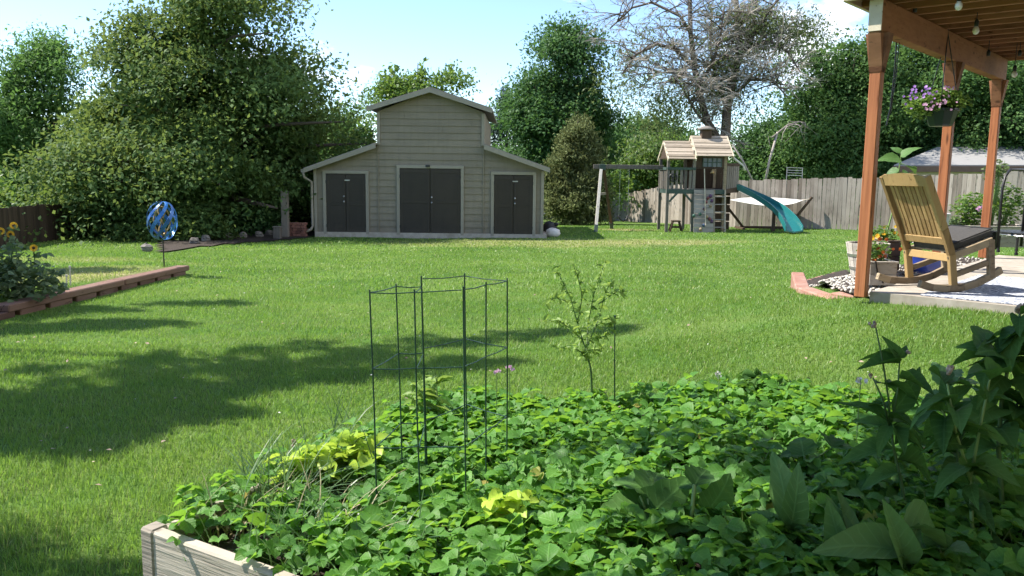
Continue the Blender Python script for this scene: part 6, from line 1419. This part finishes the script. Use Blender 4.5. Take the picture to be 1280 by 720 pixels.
px_plant('lance_plant', 'pale green leaf rosette with the tallest pointed leaf below the dark stalk', 'leafy plant', 2.6, [[(1062, 712), (1060, 690)]],
    [((1060, 700), (1062, 618), .02), ((1058, 702), (1036, 640)), ((1064, 702), (1083, 655)), ((1056, 706), (1020, 690)), ((1066, 706), (1100, 690)), ((1060, 690), (1046, 625))], 'lance', LANCE, .36, group=GL2, seed=6, extra=8)
px_plant('lance_plant', 'leaf rosette low at the bottom edge with bent outer leaves', 'leafy plant', 2.5, [[(1130, 730), (1128, 700)]],
    [((1128, 705), (1120, 640)), ((1130, 705), (1150, 655)), ((1126, 712), (1090, 660)), ((1128, 690), (1060, 655), -.1), ((1132, 700), (1180, 690)), ((1126, 660), (1195, 668))], 'lance', LANCE, .4, group=GL2, seed=7, extra=10, smat='stem_pale', sr=.012)
px_plant('lance_plant', 'broad single heart shaped leaf plant at the lower right', 'leafy plant', 2.55, [[(1178, 720), (1175, 690), (1172, 668)]], [((1172, 662), (1172, 697), -.03), ((1176, 690), (1205, 676))], 'lance', OVATE, .95, group=GL2, seed=8)
GS = 'large leaved squash plants in the bed'
px_plant('squash_plant', 'squash plant with big cupped leaf in the middle of the strawberries', 'squash', 2.95, [[(812, 690), (812, 660), (810, 620)], [(812, 650), (800, 620)], [(812, 655), (835, 640)], [(812, 660), (780, 650)]],
    [((811, 618), (768, 582), .12), ((811, 618), (824, 582), .15), ((810, 640), (758, 622)), ((812, 645), (852, 606)), ((810, 650), (775, 686), -.1), ((812, 650), (842, 672), -.1), ((812, 640), (848, 640))], 'broad', SQUASH, .95, group=GS, seed=9, sr=.010, smat='stem_pale')
px_plant('squash_plant', 'squash plant with a thick upright stalk right of the cupped leaf', 'squash', 2.85, [[(862, 690), (864, 650), (868, 606)], [(862, 680), (884, 640)], [(863, 690), (895, 690)]],
    [((868, 608), (884, 580), .1), ((868, 610), (850, 590), .1), ((884, 640), (915, 612)), ((864, 650), (842, 650)), ((895, 690), (935, 676), -.1), ((880, 700), (842, 716), -.1), ((884, 640), (905, 650)), ((896, 692), (960, 712), -.1)], 'broad', SQUASH, .8, group=GS, seed=10, sr=.012, smat='stem_pale')
px_plant('squash_plant', 'low dark squash leaves at the right part of the bed', 'squash', 3.3, [[(1010, 590), (1005, 570)], [(1008, 580), (1040, 560)]], [((1005, 570), (965, 560)), ((1005, 570), (1000, 535), .1), ((1040, 560), (1075, 548)), ((1008, 575), (1042, 590), -.1), ((1040, 560), (1030, 535))], 'broad', SQUASH, .85, group=GS, seed=11)
px_plant('squash_plant', 'squash leaves lit by the sun behind the dark flower plants', 'squash', 4.0, [[(1180, 520), (1182, 480)], [(1180, 500), (1210, 480)]], [((1182, 480), (1168, 452)), ((1182, 480), (1215, 462)), ((1180, 490), (1150, 492)), ((1210, 480), (1240, 470)), ((1182, 480), (1196, 452)), ((1180, 500), (1200, 520), -.1)], 'lance', SQUASH, .85, group=GS, seed=12)
# lime lettuce clumps
GLM = 'lime green lettuce clumps'
for (px, py, Y, rx, n, lab, sd_) in ((392, 572, 3.42, .13, 55, 'lime green clump by the left edge of the bed', 91), (445, 556, 3.55, .14, 65, 'larger lime green clump left of the wire cage', 92), (632, 630, 2.95, .10, 50, 'small lime green clump below the right wire cage', 93), (365, 578, 3.38, .08, 26, 'smallest lime green clump among the grass blades', 94)):
    c = at(px, py, Y); t = thing('lettuce_clump', lab, 'lettuce', (c.x, c.y, .2), GLM); c.z = max(c.z, .30)
    plantbush(t, c - V((0, 0, .03)), rx, .09, n, M['lime'], sd_, (.05, .09), asp=.75, tpl=STRAW); stems(t, V((c.x, c.y, .22)), rx, .1, 12, sd_, 'stem_pale', .003)
# two tall leafy weeds by the cage
for (px, py, lab, sd_) in ((545, 470, 'young upright weed with pointed leaves behind the cages', 95), (520, 480, 'shorter weed left of the pointed weed behind the cages', 96)):
    tp = at(px, py, 4.3); t = thing('weed_plant', lab, 'weed', (tp.x, tp.y, .2), 'weeds behind the cages'); b = MB(); b.tube([(tp.x + .02, tp.y, .18), (tp.x + .01, tp.y, (tp.z + .2) / 2), tp], [.006, .005, .003], 5); b.build('stem', M['stem_pale'], t)
    g_ = np.random.default_rng(sd_); n = 26; f = g_.random(n) ** .6; P_ = np.stack([np.full(n, tp.x), np.full(n, tp.y), .2 + (tp.z - .2) * f], -1); leafset(t, P_, ringvec(n, g_, .55), g_.normal(size=(n, 3)) * .3 + np.array([0, 0, 1.]), g_.uniform(.06, .12, n), .3, M['sapling'], LANCE, g_=g_, name='foliage')
# chive and grass tufts along the left edge
def tuft(name, label, c, n, L, mat, seed, spread=.08, wid=.009, lean=.8, group=None, el=(.6, 1.45)):
    g_ = np.random.default_rng(seed); t = thing(name, label, 'grass tuft', (c[0], c[1], c[2]), group); b = MB()
    for i in range(n):
        a = g_.uniform(0, 6.283); e0 = g_.uniform(*el); LL = L * g_.uniform(.5, 1.15); p_ = V(c) + V((g_.normal(0, spread), g_.normal(0, spread), -.02)); pts_ = [p_]; e = e0
        for j in range(6): p_ = p_ + V((math.cos(a) * math.cos(e), math.sin(a) * math.cos(e), math.sin(e))) * LL / 6; pts_.append(p_); e -= g_.uniform(.05, .32) * lean; a += g_.normal(0, .08)
        sd_ = V((-math.sin(a), math.cos(a), 0)); vs_ = []
        for j, q in enumerate(pts_): w2 = wid * (1 - j / 6.6) * .5; vs_ += [q - sd_ * w2, q + sd_ * w2 + V((0, 0, w2 * .5))]
        b.add(vs_, [(2 * j, 2 * j + 1, 2 * j + 3, 2 * j + 2) for j in range(6)])
    b.build('blades', M[mat], t, fixn=False); return t
GC = 'long bladed tufts along the left edge of the bed'
for i, (px, py, n, L, mt_, lab) in enumerate(((350, 640, 110, .42, 'chive', 'arching green chive tuft nearest the bed corner'), (395, 610, 100, .40, 'chive', 'chive tuft with blades falling towards the lawn'), (330, 612, 60, .38, 'chive', 'thin chive tuft hanging over the left board'), (300, 650, 40, .26, 'straw', 'dry straw coloured tuft by the corner board'), (430, 545, 30, .42, 'chive', 'upright chive blades at the far left of the bed'), (380, 690, 150, .28, 'chive', 'fine grassy tuft along the front board'), (470, 700, 120, .26, 'chive', 'fine grassy tuft low at the bottom edge'), (420, 660, 22, .36, 'straw', 'dry bent blades crossing the front of the bed'))):
    c = on(px, py, .24); tuft('grass_tuft', lab, (c.x, c.y, .22), n, L, mt_, 200 + i, group=GC, spread=.07)
c = on(368, 590, .24); tp = at(367, 551, c.y); t = thing('seed_stalk', 'single pale seed head on a thin stalk above the lime clump', 'seed head', (c.x, c.y, .2)); b = MB(); b.tube([(c.x, c.y, .2), tp], .0028, 5); b.build('stem', M['stem_pale'], t); b = MB()
for k in range(12): b.blob(tp + V((R.gauss(0, .005), R.gauss(0, .005), R.gauss(0, .006))), (.006, .006, .008), n=6, rings=3, jit=.3)
b.build('seed_head', M['dry_flower'], t)
# pinkish flowers on thin stalks right of the cages
for i, (px, py, lab) in enumerate(((621, 464, 'small faded pink flower left of its twin behind the cages'), (637, 460, 'small faded pink flower right of its twin behind the cages'), (899, 468, 'tiny pale flower at the far edge of the bed'), (1076, 474, 'tiny white flower left of the dark bud stalk'))):
    tp = at(px, py, 4.35 if i < 3 else 3.6); t = thing('clover_flower', lab, 'flower', (tp.x, tp.y, .2), 'small pale flowers on stalks'); b = MB(); b.tube([(tp.x + .01, tp.y, .18), (tp.x, tp.y, (tp.z + .2) / 2), tp], .0025, 5); b.build('stem', M['stem_pale'], t); blossoms(t, [tp + V((R.gauss(0, .012), R.gauss(0, .008), R.gauss(0, .008))) for _ in range(9)], .009, M['pink_petal'] if i < 2 else M['bulb'], 'petal', 30 + i, 5)
# the thin sapling and its stake at the far edge of the bed
def sapling():
    Y = 4.62; q = random.Random(3); b0 = at(742, 492, Y); b0.z = .2; t = thing('young_sapling', 'thin young sapling with sparse light green leaves at the far edge of the bed', 'sapling', b0); b = MB(); LP, LD = [], []
    fork = at(733, 437, Y); b.tube([b0 + V((0, 0, -.05)), at(739, 465, Y), fork], [.0075, .006, .005], 6)
    br = [[(733, 440), (722, 405), (714, 375), (700, 345), (690, 336)], [(733, 440), (735, 405), (742, 370), (752, 340), (757, 325)], [(735, 430), (748, 400), (755, 370), (765, 350)], [(728, 425), (712, 410), (697, 400), (680, 402)], [(738, 455), (726, 440), (713, 432), (695, 436)], [(742, 410), (760, 398), (775, 398)], [(722, 405), (728, 370), (722, 345), (716, 330)], [(740, 425), (757, 420), (765, 410), (764, 395)], [(748, 380), (770, 365), (785, 364)], [(712, 378), (695, 372), (682, 378)], [(733, 437), (745, 440), (757, 432)]]
    for s_ in br:
        pts_ = [at(x, y, Y + q.uniform(-.10, .10)) for x, y in s_]; b.tube(pts_, [.0036 * (1 - .7 * j / (len(pts_) - 1)) for j in range(len(pts_))], 4)
        for j in range(len(pts_) - 1):
            for k in range(11):
                p_ = pts_[j].lerp(pts_[j + 1], q.random()); LP.append(p_); LD.append((q.gauss(0, 1), q.gauss(0, 1), q.gauss(0, .7)))
    b.build('trunk', M['stem'], t); g_ = np.random.default_rng(9); n = len(LP); leafset(t, LP, LD, g_.normal(size=(n, 3)) * .6 + np.array([0, 0, .8]), g_.uniform(.022, .055, n), .46, M['sapling'], LANCE, name='foliage', g_=g_)
    e = at(770, 472, Y); tp = at(768.5, 397, Y); b = MB(); b.tube([V((e.x, e.y, .15)), tp], .0036, 6); b.tube([tp + V((0, 0, -.01)), tp + V((0, 0, .012))], .006, 6)
    tag(b.build('plant_stake', M['green_wire'], origin=(e.x, e.y, .2)), 'thin green stake right of the young sapling', 'stake')
sapling()
# dark peony-like mound at the far right corner of the strawberries
c = at(945, 490, 4.75); t = thing('garden_mound', 'dark leafy mound at the far end of the strawberry bed', 'plant', (c.x, c.y, .15)); plantbush(t, (c.x, c.y, .30), .20, .14, 240, M['broad'], 97, (.06, .10), asp=.6, tpl=OVATE); stems(t, V((c.x, c.y, .2)), .14, .14, 12, 97)
